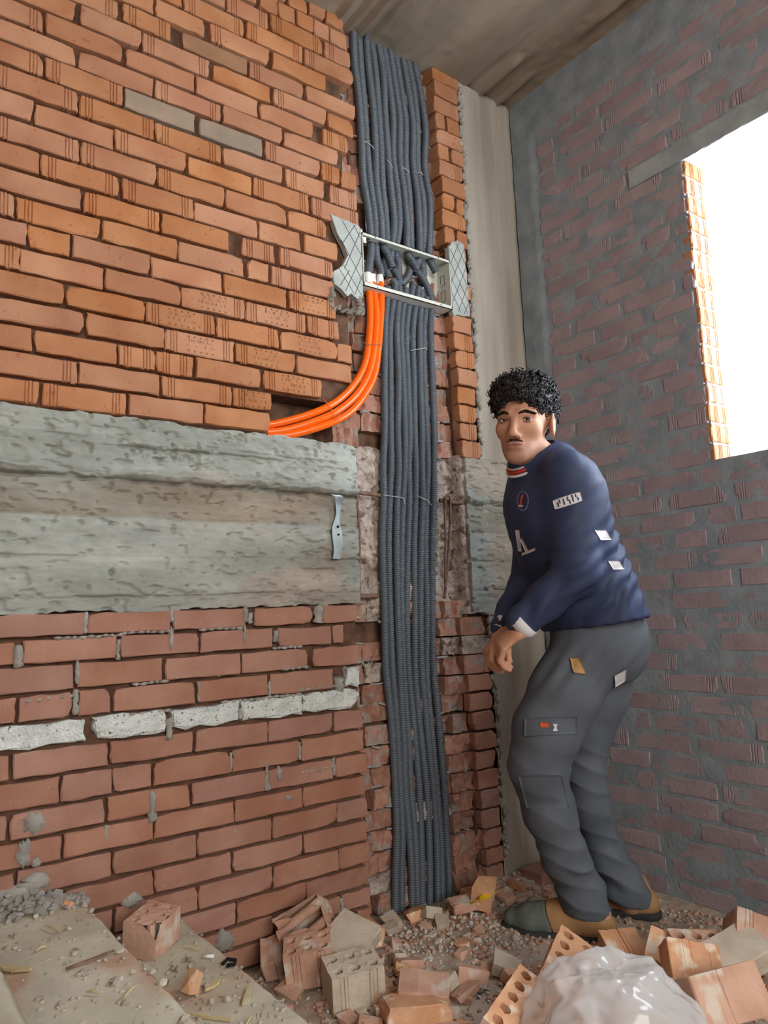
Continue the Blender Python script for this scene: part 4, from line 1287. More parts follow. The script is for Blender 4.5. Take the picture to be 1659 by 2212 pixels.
finish('brick', v, f, M['rub_a'], (1.575, -.985, .03), (D_(62), D_(-6), D_(-26)), 'scored brick in the near corner of the heap, its grooves facing the viewer', seed=13)
v, f = brick_vf(.19, .06, .095, (), seed=66, chip=.02)
finish('brick', v, f, M['rub_g'], (1.745, -.92, .03), (D_(20), D_(-14), D_(-20)), 'dusty plain brick between the scored bricks of the heap', seed=14)
v, f = brick_vf(.12, .05, .085, (), seed=67, chip=.02)
finish('brick', v, f, M['rub_a'], (1.125, -.49, fz(1.125, -.49)), (D_(10), D_(6), D_(-40)), 'flat brick pointing at the viewer in the middle of the rubble', seed=15)
v, f = brick_vf(.15, .05, .095, (), seed=68, chip=.02)
finish('brick', v, f, M['rub_b'], (1.075, -.545, fz(1.075, -.545)), (D_(-8), D_(4), D_(-24)), 'orange brick lying next to the grey dust-covered half brick', seed=16)
v, f = brick_vf(.09, .055, .09, [-.01, .01], seed=69, chip=.02)
finish('brick', v, f, M['rub_a'], (.955, -.13, fz(.955, -.13)), (D_(20), D_(-12), D_(-30)), 'small scored brick piece at the edge of the lowest step', seed=17)
v, f = brick_vf(.12, .04, .12, (), seed=70, chip=.02)
finish('brick', v, f, M['rub_g'], (1.135, -.27, fz(1.135, -.27) + .02), (D_(16), D_(-24), D_(18)), 'pale slab of brick lying askew on the rubble mid heap', seed=18)
v, f = chunk_vf(.045, .03, .045, 71)
finish('brick_fragment', v, f, M['rub_b'], (.612, -.385, .193), (.2, .4, .6), 'small orange brick fragment lying on the lowest visible step', 'fragment', seed=19)
v, f = chunk_vf(.02, .018, .016, 72)
finish('brick_fragment', v, f, M['rub_b'], (.455, -.07, .312), (.2, .4, .6), 'tiny orange brick crumb on the upper step near the wall', 'fragment', seed=20)

# --- fragments: many, of three looks
spots = []
R = random.Random(99)
while len(spots) < 190:
    x, y = R.uniform(.86, 2.05), R.uniform(-.95, -.03)
    if len(spots) > 110: x, y = R.uniform(.98, 1.5), R.uniform(-.6, -.05)
    # visible wedge of the heap; keep the shoes clear
    if (x - 1.70) ** 2 / .03 + (y + .40) ** 2 / .045 < 1 or (x - 1.96) ** 2 / .015 + (y + .47) ** 2 / .02 < 1: continue
    if 1.43 < x < 1.72 and y > -.05: continue
    if y < -.62 and x < 1.05: continue
    if x > 1.75 and y < -.25 and R.random() < .75: continue
    if 1.25 < x < 1.6 and -.42 < y < -.12 and R.random() < .75: continue
    spots.append((x, y))
kinds = [('rub_a', 'dusty red'), ('rub_b', 'orange'), ('rub_g', 'grey mortar-caked')]
def zone(x, y):
    if y > -.16: return 'at the foot of the brick wall' if x < 1.4 else ('at the foot of the conduits' if x < 1.75 else 'at the foot of the column')
    if x < 1.12: return 'beside the lowest step'
    if y < -.55: return 'among the bricks round the plastic sheet'
    if x > 1.62: return 'between the shoes and the shaded wall' if x > 1.85 else 'beside the near shoe'
    return 'on the gravel in the middle of the heap' if x > 1.25 else 'around the grey half brick'
for k, (x, y) in enumerate(spots):
    R = random.Random(3000 + k)
    m, lab = R.choices(kinds, (5, 2, 3))[0]
    s = R.uniform(.022, .06) if k % 3 else R.uniform(.05, .095)
    fl = R.uniform(.22, .55)
    v, f = chunk_vf(s, s * R.uniform(.5, .9), s * fl, 3000 + k)
    size = 'big' if s > .07 else ('middling' if s > .045 else 'small')
    shape = 'flat ' if fl < .32 else ''
    finish('brick_fragment', v, f, M[m], (x, y, fz(x, y) - .006), (R.uniform(-.35, .35), R.uniform(-.35, .35), R.uniform(0, 6.3)), f'{size} {shape}{lab} brick fragment {zone(x, y)}', 'fragment', 'loose brick fragments of the heap', seed=k, jitter=.0008)

# --- gravel and crumbs: uncountable
ico_v, ico_f = None, None
bm = bmesh.new(); bmesh.ops.create_icosphere(bm, subdivisions=1, radius=1)
bm.verts.ensure_lookup_table()
ico_v = np.array([tuple(v.co) for v in bm.verts]); ico_f = np.array([[v.index for v in f.verts] for f in bm.faces]); bm.free()


def pebbles(name, pts, rads, mat, label, parent=None, flat=.7):
    n = len(pts); m = len(ico_v)
    jit = 1 + rng.uniform(-.3, .3, (n, m, 1))
    sc = rng.uniform(.6, 1.15, (n, 1, 3)); sc[:, :, 2] *= flat
    V = (ico_v[None] * jit * sc * np.asarray(rads)[:, None, None] + np.asarray(pts)[:, None]).reshape(-1, 3)
    F = (ico_f[None] + (np.arange(n) * m)[:, None, None]).reshape(-1, 3)
    o = mk(name, V, F.tolist(), mat, parent, False)
    o['kind'] = 'stuff'
    if parent is None: tag(o, label, 'gravel')
    return o


n = 5200
px_ = rng.uniform(.80, 2.15, n); py_ = rng.uniform(-1.05, -.01, n)
dens = np.exp(-((px_ - 1.46) / .2) ** 2 - ((py_ + .26) / .17) ** 2) + .35 * np.exp(-((px_ - 1.93) / .12) ** 2 - ((py_ + .06) / .09) ** 2) + .13
ok = rng.random(n) < dens * 1.1
px_, py_ = px_[ok], py_[ok]
rd = rng.uniform(.003, .0095, len(px_))
pebbles('gravel', np.stack([px_, py_, floor_h(px_, py_) + rd * .35], 1), rd, M['gravel'], 'pale gravel and mortar crumbs spread over the ground')
n = 2600
px_ = rng.uniform(.80, 2.15, n); py_ = rng.uniform(-1.05, -.01, n)
rd = rng.uniform(.003, .011, n)
pebbles('rubble', np.stack([px_, py_, floor_h(px_, py_) + rd * .3], 1), rd, M['rub_a'], 'red brick crumbs scattered between the larger fragments')
pts, rd = [], []
for (x0, x1, z1, n) in ((-.1, .23, .437, 150), (.235, .5, .315, 420), (.505, .755, .195, 520)):
    for _ in range(n):
        x = rng.uniform(x0 + .005, x1 - .004); y = rng.uniform(-1.3, -.004)
        r = rng.uniform(.0016, .0055) if rng.random() < .93 else rng.uniform(.006, .012)
        if y > -.09 and rng.random() < .5: r *= 1.7
        pts.append((x, y, z1 + r * .35)); rd.append(r)
pebbles('grit', np.array(pts), np.array(rd), M['grit'], 'grey grit and crumbs lying on the dusty steps')
# mortar heap where the upper step meets the wall
nn = 320
hx = rng.uniform(.25, .5, nn); hy = -np.abs(rng.normal(0, .03, nn)) - .004
hz = .315 + .045 * np.exp(-((hx - .36) / .1) ** 2) * np.exp(hy / .05) * rng.random(nn)
pebbles('mortar_crumbs', np.stack([hx, hy, hz], 1), rng.uniform(.005, .015, nn), M['mortar_grey'], 'lumpy mortar crumbs piled where the upper step meets the wall')
# straw on the steps
straw = []
for k in range(26):
    R = random.Random(700 + k)
    t = R.choice((0, 1, 1, 2, 2))
    x0, x1, z1 = ((-.05, .22, .437), (.24, .49, .315), (.51, .745, .195))[t]
    x, y, a, l = R.uniform(x0 + .03, x1 - .03), R.uniform(-.95, -.08), R.uniform(0, 3.14), R.uniform(.018, .06)
    dx, dy = math.cos(a) * l / 2, math.sin(a) * l / 2
    if x + abs(dx) > x1 - .003: dx *= .3
    v, f = tube_vf([(x - dx, y - dy, z1 + .004), (x, y, z1 + .007), (x + dx, y + dy, z1 + .004)], [.0014, .0024, .0012], 5)
    tag(mk('straw', v, f, M['straw'], None), ('thin pale straw lying on the highest visible step', 'thin pale straw lying on the middle step', 'thin pale straw lying on the lowest step')[t], 'straw', 'straw pieces on the steps')
# chips of wood and a white stub on the lowest step
for k, (x, y, z, a, l, w, lab) in enumerate(((.70, -.47, .195, .9, .075, .010, 'longer pale wood splinter on the lowest visible step'), (.665, -.385, .195, .5, .05, .014, 'broad pale wood chip beside the orange brick fragment'), (.61, -.5, .195, 2.2, .09, .006, 'thin pale wood stick near the lower edge of the picture'), (.30, -.33, .315, 2.3, .07, .016, 'curled tan wood shaving on the upper step'), (.42, -.39, .315, .2, .095, .004, 'dark thin twig lying along the upper step'))):
    c, s = math.cos(a), math.sin(a)
    V = []
    for u, ww in ((-.5, .3), (-.1, 1), (.25, .9), (.5, .1)):
        for sgn in (-1, 1):
            for h in (.002, .007):
                V.append((x + c * u * l - s * sgn * ww * w / 2, y + s * u * l + c * sgn * ww * w / 2, z + h + .003 * abs(u)))
    F = []
    for i in range(3):
        b = i * 4
        F += [(b, b + 4, b + 5, b + 1), (b + 2, b + 3, b + 7, b + 6), (b + 1, b + 5, b + 7, b + 3), (b, b + 2, b + 6, b + 4)]
    F += [(0, 1, 3, 2), (12, 14, 15, 13)]
    tag(mk('wood_chip', V, F, M['straw'] if k != 4 else M['rust'], None), lab, 'wood chip', 'wood chips on the steps')
v, f = tube_vf([(.702, -.245, .2), (.72, -.262, .2)], .004, 8)
tag(mk('cigarette_stub', v, f, M['tape'], None, True), 'short white stub lying on the lowest visible step', 'stub')
v, f = tube_vf([(.72, -.31, .2), (.735, -.3, .202), (.748, -.315, .201), (.738, -.33, .2), (.722, -.325, .2)], .004, 8)
tag(mk('tape_loop', v, f, M['dark_in'], None, True), 'small dark loop of tape on the lowest visible step', 'tape')

# torn yellow plastic and a dirty white strip by the foot of the conduits
def ribbon(name, pts, w, mat, label, cat):
    c = spline(pts, .008)
    t = np.gradient(c, axis=0); t /= np.linalg.norm(t, axis=1)[:, None]
    s = np.cross(t, [0, 0, 1.0]); s /= np.linalg.norm(s, axis=1)[:, None] + 1e-9
    wv = w * (.6 + .5 * rng.random(len(c)))
    V = []
    for k in range(len(c)):
        n_ = np.cross(s[k], t[k])
        for sg, h in ((-1, 0), (1, 0), (1, .0012), (-1, .0012)):
            V.append(c[k] + s[k] * sg * wv[k] + n_ * (h + sg * .004 * math.sin(k * .7)))
    F = []
    for k in range(len(c) - 1):
        for j in range(4): F.append((k * 4 + j, k * 4 + (j + 1) % 4, k * 4 + 4 + (j + 1) % 4, k * 4 + 4 + j))
    F += [(3, 2, 1, 0), tuple(len(V) - 4 + j for j in range(4))]
    tag(mk(name, V, F, mat, None), label, cat)


ribbon('plastic_scrap', [(1.57, -.17, .075), (1.6, -.18, .082), (1.635, -.185, .09), (1.665, -.19, .092)], .012, M['yellow'], 'torn scrap of yellow plastic on the rubble right of the conduits', 'plastic scrap')
ribbon('plastic_scrap', [(1.475, -.075, .075), (1.485, -.085, .045), (1.51, -.1, .04), (1.54, -.105, .045)], .007, M['dirtplastic'], 'crumpled dirty white strip at the foot of the conduits', 'plastic scrap')
v, f = brick_vf(.11, .03, .05, (), seed=91, chip=.02)
finish('brick', v, f, M['rub_a'], (1.6, -.14, .03), (D_(10), D_(-4), D_(-18)), 'flat brick piece at the foot of the conduits under the yellow scrap', seed=31)
v, f = chunk_vf(.1, .07, .07, 92)
finish('brick_fragment', v, f, M['rub_b'], (1.66, -.13, .03), (.2, -.3, .6), 'orange brick lump against the wall right of the yellow scrap', 'fragment', seed=32)

# ------------------------------------------------------------------ crumpled clear plastic sheet in front
m = bpy.data.materials.new('cloudy_plastic_film'); m.use_nodes = True
nt = m.node_tree; bs = nt.nodes['Principled BSDF']
bs.inputs['Base Color'].default_value = (1.0, 1.0, 1.0, 1); bs.inputs['Roughness'].default_value = .08
bs.inputs['Specular IOR Level'].default_value = .8
tr = nt.nodes.new('ShaderNodeBsdfTransparent'); tl = nt.nodes.new('ShaderNodeBsdfTranslucent'); tl.inputs[0].default_value = (1, 1, 1, 1)
mx1 = nt.nodes.new('ShaderNodeMixShader'); mx1.inputs[0].default_value = .35
nt.links.new(bs.outputs[0], mx1.inputs[1]); nt.links.new(tl.outputs[0], mx1.inputs[2])
mx2 = nt.nodes.new('ShaderNodeMixShader'); mx2.inputs[0].default_value = .36
nt.links.new(mx1.outputs[0], mx2.inputs[1]); nt.links.new(tr.outputs[0], mx2.inputs[2])
nt.links.new(mx2.outputs[0], nt.nodes['Material Output'].inputs[0])
M['film'] = m
nu, nv = 130, 64
A, T = np.meshgrid(np.linspace(0, 2 * np.pi, nu), np.linspace(0, 1, nv), indexing='ij')
ux, uy = np.cos(A) * np.sin(T * np.pi / 2 * 1.02), np.sin(A) * np.sin(T * np.pi / 2 * 1.02)
hz = np.cos(T * np.pi / 2) ** .8
pp = P3(ux * 2.2, uy * 2.2, hz * 2.2)
cr = 1 - 2 * np.abs(vn(pp * .75 + 3)).reshape(A.shape)
cr2 = 1 - 2 * np.abs(vn(pp * 1.7 + 8)).reshape(A.shape)
cr3 = 1 - 2 * np.abs(vn(pp * 4.2 + 2)).reshape(A.shape)
rad = .9 + .10 * cr + .045 * cr2 + .012 * cr3
ax = np.array([.806, -.59, 0]); ay = np.array([.59, .80, 0])
C0 = np.array([1.335, -.865, .02])
Vf = C0 + (ux * rad)[..., None] * ax * .195 + (uy * rad)[..., None] * ay * .17 + (hz * rad)[..., None] * np.array([0, 0, .195])
film = mk('plastic_sheet', Vf.reshape(-1, 3), gridf(nu, nv), M['film'], None, True, origin=(1.335, -.865, .02))
tag(film, 'crumpled clear plastic sheet heaped over bricks in the near corner', 'plastic sheet')
# ------------------------------------------------------------------ person: signed-distance modelling helpers
class SDF:
    def __init__(s, lo, hi, h):
        s.lo = np.array(lo, float); s.h = h
        s.n = np.ceil((np.array(hi) - s.lo) / h).astype(int) + 1
        s.v = np.full(s.n, 1.0, np.float32)
        s.ax = [(s.lo[i] + np.arange(s.n[i]) * h).astype(np.float32) for i in range(3)]
    def region(s, lo, hi):
        a = np.clip(np.floor((np.array(lo) - s.lo) / s.h).astype(int), 0, s.n); b = np.clip(np.ceil((np.array(hi) - s.lo) / s.h).astype(int) + 1, 0, s.n)
        sl = tuple(slice(a[i], b[i]) for i in range(3))
        return sl, s.ax[0][sl[0]][:, None, None], s.ax[1][sl[1]][None, :, None], s.ax[2][sl[2]][None, None, :]
    def put(s, sl, d, k, op):
        c = s.v[sl]
        if op == 'sub':
            h = np.maximum(k - np.abs(c + d), 0) / max(k, 1e-9)
            s.v[sl] = np.maximum(c, -d) + h * h * k * .25
        else:
            h = np.maximum(k - np.abs(c - d), 0) / max(k, 1e-9)
            s.v[sl] = np.minimum(c, d) - h * h * k * .25
    def cone(s, a, b, r1, r2, k=.02, op='add', S=None, Fw=None, e1=None, e2=None):
        """round cone; with S, Fw given the section is an ellipse (half widths e1, e2 = (side, front) pairs)"""
        a, b = np.array(a, float), np.array(b, float)
        R = max([r1, r2] if e1 is None else list(e1) + list(e2)) + k + .03
        sl, X, Y, Z = s.region(np.minimum(a, b) - R, np.maximum(a, b) + R)
        if 0 in [q.stop - q.start for q in sl]: return s
        ba = b - a; L2 = ba @ ba + 1e-12
        t = np.clip(((X - a[0]) * ba[0] + (Y - a[1]) * ba[1] + (Z - a[2]) * ba[2]) / L2, 0, 1)
        ox, oy, oz = X - a[0] - ba[0] * t, Y - a[1] - ba[1] * t, Z - a[2] - ba[2] * t
        if e1 is None:
            d = np.sqrt(ox * ox + oy * oy + oz * oz) - (r1 + (r2 - r1) * t)
        else:
            U = np.cross(S, Fw)
            ru, rv = e1[0] + (e2[0] - e1[0]) * t, e1[1] + (e2[1] - e1[1]) * t
            rm = np.minimum(ru, rv)
            q = np.sqrt(((ox * S[0] + oy * S[1] + oz * S[2]) / ru) ** 2 + ((ox * Fw[0] + oy * Fw[1] + oz * Fw[2]) / rv) ** 2 + ((ox * U[0] + oy * U[1] + oz * U[2]) / rm) ** 2)
            d = (q - 1) * rm
        s.put(sl, d, k, op)
        return s
    def ell(s, c, rad, axes, k=.02, op='add'):
        c = np.array(c, float); R = max(rad) + k + .02
        sl, X, Y, Z = s.region(c - R, c + R)
        if 0 in [q.stop - q.start for q in sl]: return s
        dx, dy, dz = X - c[0], Y - c[1], Z - c[2]
        q = 0
        for A, r in zip(axes, rad): q = q + ((dx * A[0] + dy * A[1] + dz * A[2]) / r) ** 2
        s.put(sl, (np.sqrt(q) - 1) * min(rad), k, op)
        return s
    def cut(s, p, n):
        """keep the side where (x-p).n < 0"""
        n = np.array(n, float); n /= np.linalg.norm(n)
        d = (s.ax[0][:, None, None] - p[0]) * n[0] + (s.ax[1][None, :, None] - p[1]) * n[1] + (s.ax[2][None, None, :] - p[2]) * n[2]
        s.v = np.maximum(s.v, d.astype(np.float32))
        return s
    def mesh(s):
        v = s.v; ins = v < 0
        n = s.n
        cnt = np.zeros(n - 1, np.uint8)
        for dx in (0, 1):
            for dy in (0, 1):
                for dz in (0, 1):
                    cnt += ins[dx:n[0] - 1 + dx, dy:n[1] - 1 + dy, dz:n[2] - 1 + dz]
        I = np.argwhere((cnt > 0) & (cnt < 8))
        idx = np.full(n - 1, -1, np.int32); idx[tuple(I.T)] = np.arange(len(I))
        acc = np.zeros((len(I), 3)); num = np.zeros(len(I))
        C = [np.array(c) for c in ((0, 0, 0), (1, 0, 0), (0, 1, 0), (1, 1, 0), (0, 0, 1), (1, 0, 1), (0, 1, 1), (1, 1, 1))]
        vals = [v[tuple((I + c).T)] for c in C]
        for a, b in ((0, 1), (2, 3), (4, 5), (6, 7), (0, 2), (1, 3), (4, 6), (5, 7), (0, 4), (1, 5), (2, 6), (3, 7)):
            va, vb = vals[a], vals[b]
            m = (va < 0) != (vb < 0)
            t = np.where(m, va / (va - vb + 1e-12), 0)
            acc += np.where(m[:, None], C[a] + (C[b] - C[a]) * t[:, None], 0); num += m
        V = s.lo + (I + acc / num[:, None]) * s.h
        F = []
        for ax in range(3):
            o = [i for i in range(3) if i != ax]
            A = np.take(ins, range(n[ax] - 1), ax); B = np.take(ins, range(1, n[ax]), ax)
            E = np.argwhere(A != B)
            E = E[(E[:, o[0]] > 0) & (E[:, o[1]] > 0) & (E[:, o[0]] < n[o[0]] - 1) & (E[:, o[1]] < n[o[1]] - 1)]
            fl = A[tuple(E.T)]
            q = []
            for d0, d1 in ((-1, -1), (0, -1), (0, 0), (-1, 0)):
                e = E.copy(); e[:, o[0]] += d0; e[:, o[1]] += d1
                q.append(idx[tuple(e.T)])
            q = np.stack(q, 1)
            if ax == 1: fl = ~fl
            q[~fl] = q[~fl][:, ::-1]
            F.append(q)
        F = np.vstack(F)
        return V, F[(F >= 0).all(1)]


def vnormals(V, F):
    a, b, c, d = V[F[:, 0]], V[F[:, 1]], V[F[:, 2]], V[F[:, 3]]
    fn = np.cross(c - a, d - b)
    N = np.zeros_like(V)
    for k in range(4): np.add.at(N, F[:, k], fn)
    return N / (np.linalg.norm(N, axis=1)[:, None] + 1e-12)


def relax(V, F, it=2):
    for _ in range(it):
        S = np.zeros_like(V); n = np.zeros(len(V))
        for k in range(4):
            a, b = F[:, k], F[:, (k + 1) % 4]
            np.add.at(S, a, V[b]); np.add.at(n, a, 1); np.add.at(S, b, V[a]); np.add.at(n, b, 1)
        V = V * .4 + .6 * S / n[:, None]
    return V


def npv(v): return np.array(v, float)
def unit(v): v = npv(v); return v / np.linalg.norm(v)


J = {k: npv(v) for k, v in dict(
    pelvis=(1.772, -0.55, 0.856),
    hem=(1.755, -0.558, 0.901),
    w1=(1.724, -0.554, 0.978),
    w2=(1.679, -0.551, 1.084),
    w3=(1.641, -0.548, 1.189),
    w4=(1.633, -0.543, 1.267),
    sh=(1.617, -0.542, 1.333),
    nb=(1.569, -0.537, 1.365),
    Lsh=(1.573, -0.652, 1.286),
    Lel=(1.569, -0.669, 1.033),
    Lwr=(1.472, -0.548, 0.895),
    Lkn=(1.424, -0.483, 0.829),
    Rsh=(1.683, -0.424, 1.313),
    Rel=(1.692, -0.398, 1.049),
    Rwr=(1.515, -0.439, 0.881),
    Rkn=(1.462, -0.43, 0.833),
    L0=(1.719, -0.568, 0.822),
    L1=(1.66, -0.518, 0.71),
    L2=(1.618, -0.475, 0.604),
    L3=(1.604, -0.447, 0.503),
    L4=(1.643, -0.442, 0.377),
    L5=(1.698, -0.44, 0.242),
    L6=(1.754, -0.444, 0.131),
    L7=(1.772, -0.441, 0.07),
    R0=(1.843, -0.52, 0.814),
    R1=(1.84, -0.482, 0.678),
    R2=(1.829, -0.443, 0.569),
    R3=(1.825, -0.424, 0.481),
    R4=(1.858, -0.414, 0.347),
    R5=(1.906, -0.419, 0.206),
    R6=(1.955, -0.432, 0.108),
    R7=(1.978, -0.435, 0.064),
    eye=(1.452, -0.59, 1.445),
    butt=(1.814, -0.563, 0.827),
    Lheel=(1.782, -0.481, 0.042),
    Lball=(1.68, -0.312, 0.013),
    Ltoe=(1.657, -0.265, 0.021),
    Lank=(1.763, -0.448, 0.074),
    Rheel=(2.01, -0.467, 0.003),
    Rball=(1.96, -0.338, -0.02),
    Rtoe=(1.94, -0.287, -0.016),
    Rank=(1.976, -0.439, 0.056),
    patch=(1.34, -0.838, 1.18),
    crest=(1.333, -0.71, 1.198),
    num=(1.328, -0.691, 1.103),
    spon=(1.311, -0.736, 1.072),
    back1=(1.585, -0.757, 1.117),
    back2=(1.615, -0.767, 1.039),
    flap=(1.412, -0.676, 0.656),
    flaplab1=(1.401, -0.669, 0.659),
    flaplab2=(1.42, -0.682, 0.653),
    pock=(1.457, -0.734, 0.798),
    bpock=(1.626, -0.726, 0.757),
    kneeseam=(1.406, -0.645, 0.499),
).items()}
RH, FH, UZv = npv((.807, -.591, 0)), npv((.591, .807, 0)), npv((0, 0, 1))
cF, cU, cR = npv(CF), npv(CU), npv(CR)
TF = unit(-RH * .95 - FH * .31)                # chest direction
TS = np.cross(UZv, TF)                         # his left
PF = unit(-RH * .96 + FH * .28)                # hips and feet direction
PS = np.cross(UZv, PF)
_a = math.radians(26)
HF = unit(-cF * math.cos(_a) - cR * math.sin(_a))
HS = unit(cR * math.cos(_a) - cF * math.sin(_a))
HU = np.cross(HF, HS)
HO = J['eye'] - HF * .082
hl = lambda x, y, z: HO + HS * x + HU * y + HF * z
HA = (HS, HU, HF)

M['skin'] = material('tanned_skin', (236, 236, 236), (252, 252, 252), 30, .55, .06, 220, attr=True, spec=.35)
M['hair'] = plain('black_curly_hair', (34, 32, 33), .5, spec=.35)
M['jersey'] = material('navy_jersey_fabric', (40, 49, 76), (48, 58, 88), 6, .62, .12, 420, spec=.3)
M['trouser'] = material('grey_work_trouser_cloth', (80, 86, 94), (94, 100, 108), 7, .85, .2, 320)
M['suede'] = material('tan_suede', (150, 112, 76), (170, 132, 94), 12, .9, .3, 120)
M['shoegrey'] = material('dusty_grey_shoe', (84, 92, 88), (104, 112, 106), 12, .85, .3, 120)
M['sole'] = plain('dark_rubber_sole', (54, 58, 58), .8)
M['white_print'] = plain('white_print', (206, 206, 210), .6)
M['crest_rim'] = plain('pale_blue_print', (104, 116, 160), .6)
M['red_print'] = plain('red_print', (176, 52, 44), .6)
M['orange_label'] = plain('orange_label', (196, 84, 40), .7)
M['tan_tool'] = plain('tan_wood', (176, 140, 92), .7)
M['eye_white'] = plain('eye_white', (206, 200, 196), .3)
M['iris'] = plain('dark_iris', (34, 22, 16), .25)
M['lash'] = plain('dark_brow_hair', (30, 25, 23), .8)

person = empty('person', (1.78, -.46, 0.0))
tag(person, 'person in a navy football jersey and grey work trousers, bending and looking over the shoulder', 'person')

# ---- body: one continuous surface from the head to the feet
b = SDF((1.30, -.80, -.01), (2.08, -.20, 1.64), .0036)
# trunk and limbs under the clothes
b.cone(J['pelvis'], J['hem'], 0, 0, .02, S=PS, Fw=PF, e1=(.12, .09), e2=(.12, .09))
b.cone(J['hem'], J['w2'], 0, 0, .02, S=PS, Fw=PF, e1=(.12, .09), e2=(.12, .092))
b.cone(J['w2'], J['w4'], 0, 0, .02, S=TS, Fw=TF, e1=(.12, .092), e2=(.14, .092))
b.cone(J['w4'], J['sh'], 0, 0, .02, S=TS, Fw=TF, e1=(.14, .088), e2=(.09, .06))
b.cone(J['Lsh'], J['Lel'], .05, .042, .03).cone(J['Lel'], J['Lwr'], .042, .027, .02)
b.cone(J['Rsh'], J['Rel'], .05, .042, .03).cone(J['Rel'], J['Rwr'], .042, .027, .02)
for s_ in 'LR':
    rb = [.078, .074, .066, .052, .05, .044, .038, .036]
    for i in range(6): b.cone(J[f'{s_}{i}'], J[f'{s_}{i + 1}'], rb[i], rb[i + 1], .015)
    b.cone(J[s_ + '6'], J[s_ + 'ank'], .038, .036, .015).cone(J[s_ + 'heel'] + UZv * .03, J[s_ + 'ball'] + UZv * .02, .03, .03, .03)
# neck, head
b.cone(J['nb'] + npv((0, 0, -.03)) - TF * .01, hl(0, -.06, -.018), .062, .054, .03)
b.ell(hl(0, .026, -.018), (.071, .083, .095), HA, .01)
b.ell(hl(0, -.026, .028), (.054, .08, .061), HA, .03)
b.cone(hl(-.04, -.052, .01), hl(-.012, -.1, .07), .015, .012, .022).cone(hl(.04, -.052, .01), hl(.012, -.1, .07), .015, .012, .022)
b.ell(hl(0, -.08, .05), (.033, .03, .036), HA, .025)
b.ell(hl(0, -.1, .07), (.02, .015, .016), HA, .018)
for s_ in (-1, 1):
    b.ell(hl(s_ * .039, -.024, .054), (.02, .018, .02), HA, .025)
    b.ell(hl(s_ * .032, -.001, .096), (.0165, .0085, .0145), HA, .010, 'sub')
    b.cone(hl(s_ * .015, .016, .087), hl(s_ * .047, .015, .068), .008, .008, .014)
    b.ell(hl(s_ * .0125, -.046, .096), (.0085, .0075, .0095), HA, .008)
b.cone(hl(0, .010, .084), hl(0, -.03, .104), .0075, .010, .012)
b.ell(hl(0, -.041, .106), (.0115, .0095, .011), HA, .008)
for s_ in (-1, 1): b.ell(hl(s_ * .006, -.0505, .104), (.0035, .0022, .004), HA, .003, 'sub')
b.ell(hl(0, -.0665, .0895), (.0235, .0055, .0105), HA, .006)
b.ell(hl(0, -.0775, .088), (.02, .0068, .0105), HA, .006)
b.ell(hl(0, -.0718, .1005), (.025, .0016, .008), HA, .003, 'sub')
for s_ in (-1, 1):
    # ears
    b.ell(hl(.080 if s_ > 0 else -.072, -.010, -.008 if s_ > 0 else -.02), (.0095, .034, .021), (unit(HS + HF * -.25 * s_), HU, unit(HF + HS * .25 * s_)), .008)
    b.ell(hl(.0895 if s_ > 0 else -.082, -.006, -.003), (.0075, .020, .011), HA, .005, 'sub')


def hand(W, K, nrm, thumb, sgn):
    W, K = npv(W), npv(K)
    d = unit(K - W); n = unit(npv(nrm) - d * (npv(nrm) @ d)); s = np.cross(d, n) * sgn
    pk = W + d * .086
    b.cone(W, W + d * .03, 0, 0, .02, S=s, Fw=n, e1=(.027, .02), e2=(.032, .017))
    b.cone(W + d * .03, pk, 0, 0, .015, S=s, Fw=n, e1=(.034, .016), e2=(.040, .013))
    for i, L in enumerate((.070, .078, .073, .058)):
        o = (-.031 + .0205 * i)
        p = pk + s * o - d * (.006 if i == 3 else 0)
        ang = 0
        dd = d
        r = .0092 if i < 3 else .008
        for q, (fr, c_) in enumerate(((.46, 30 + 6 * i), (.3, 48), (.24, 30))):
            ang += math.radians(c_)
            dd = d * math.cos(ang) + n * math.sin(ang) + s * o * 1.2
            p2 = p + dd * L * fr
            b.cone(p, p2, r, r * .92, .004)
            p = p2; r *= .92
    # thumb leaves the side of the palm near its base
    t0 = W + d * .028 + s * thumb * .03
    t1 = t0 + unit(d * .7 + s * thumb * .75 + n * .45) * .038
    t2 = t1 + unit(d * .85 + s * thumb * .15 + n * .55) * .032
    t3 = t2 + unit(d * .7 + n * .75) * .024
    b.cone(t0, t1, .015, .0115, .012).cone(t1, t2, .0112, .0095, .004).cone(t2, t3, .0095, .008, .003)


hand(J['Lwr'] - unit(J['Lkn'] - J['Lwr']) * .01, J['Lkn'], cR * .55 - cU * .8 + cF * .25, 1, -1)
hand(J['Rwr'] - unit(J['Rkn'] - J['Rwr']) * .01, J['Rkn'], cR * .5 - cU * .85 - cF * .2, -1, -1)
V, F = b.mesh()
V = relax(V, F, 1)
# colour: skin, darker lips, shaven jaw
q = V - HO
lx, ly, lz = q @ HS, q @ HU, q @ HF
colv = np.ones((len(V), 3)) * npv(lin((196, 146, 118)))
hm = (np.abs(lx) < .1) & (ly > -.16) & (np.linalg.norm(q, axis=1) < .19)
lips = np.exp(-(lx / .022) ** 4 - ((ly + .0735) / .0105) ** 2) * (lz > .07)
colv = colv * (1 - .75 * lips[:, None]) + npv(lin((156, 92, 84))) * .75 * lips[:, None]
beard = hm * sstep(-.045, -.075, ly) * sstep(.0, .03, lz) * (1 - sstep(-.098, -.125, ly) * .3) * .45
colv = colv * (1 - beard[:, None]) + npv(lin((132, 98, 82))) * beard[:, None]
body = mk('body', V, F, M['skin'], person, True, origin=(1.75, -.46, 0), col=colv)
bvh_body = BVHTree.FromPolygons([Vector(p) for p in V], [list(map(int, f)) for f in F])

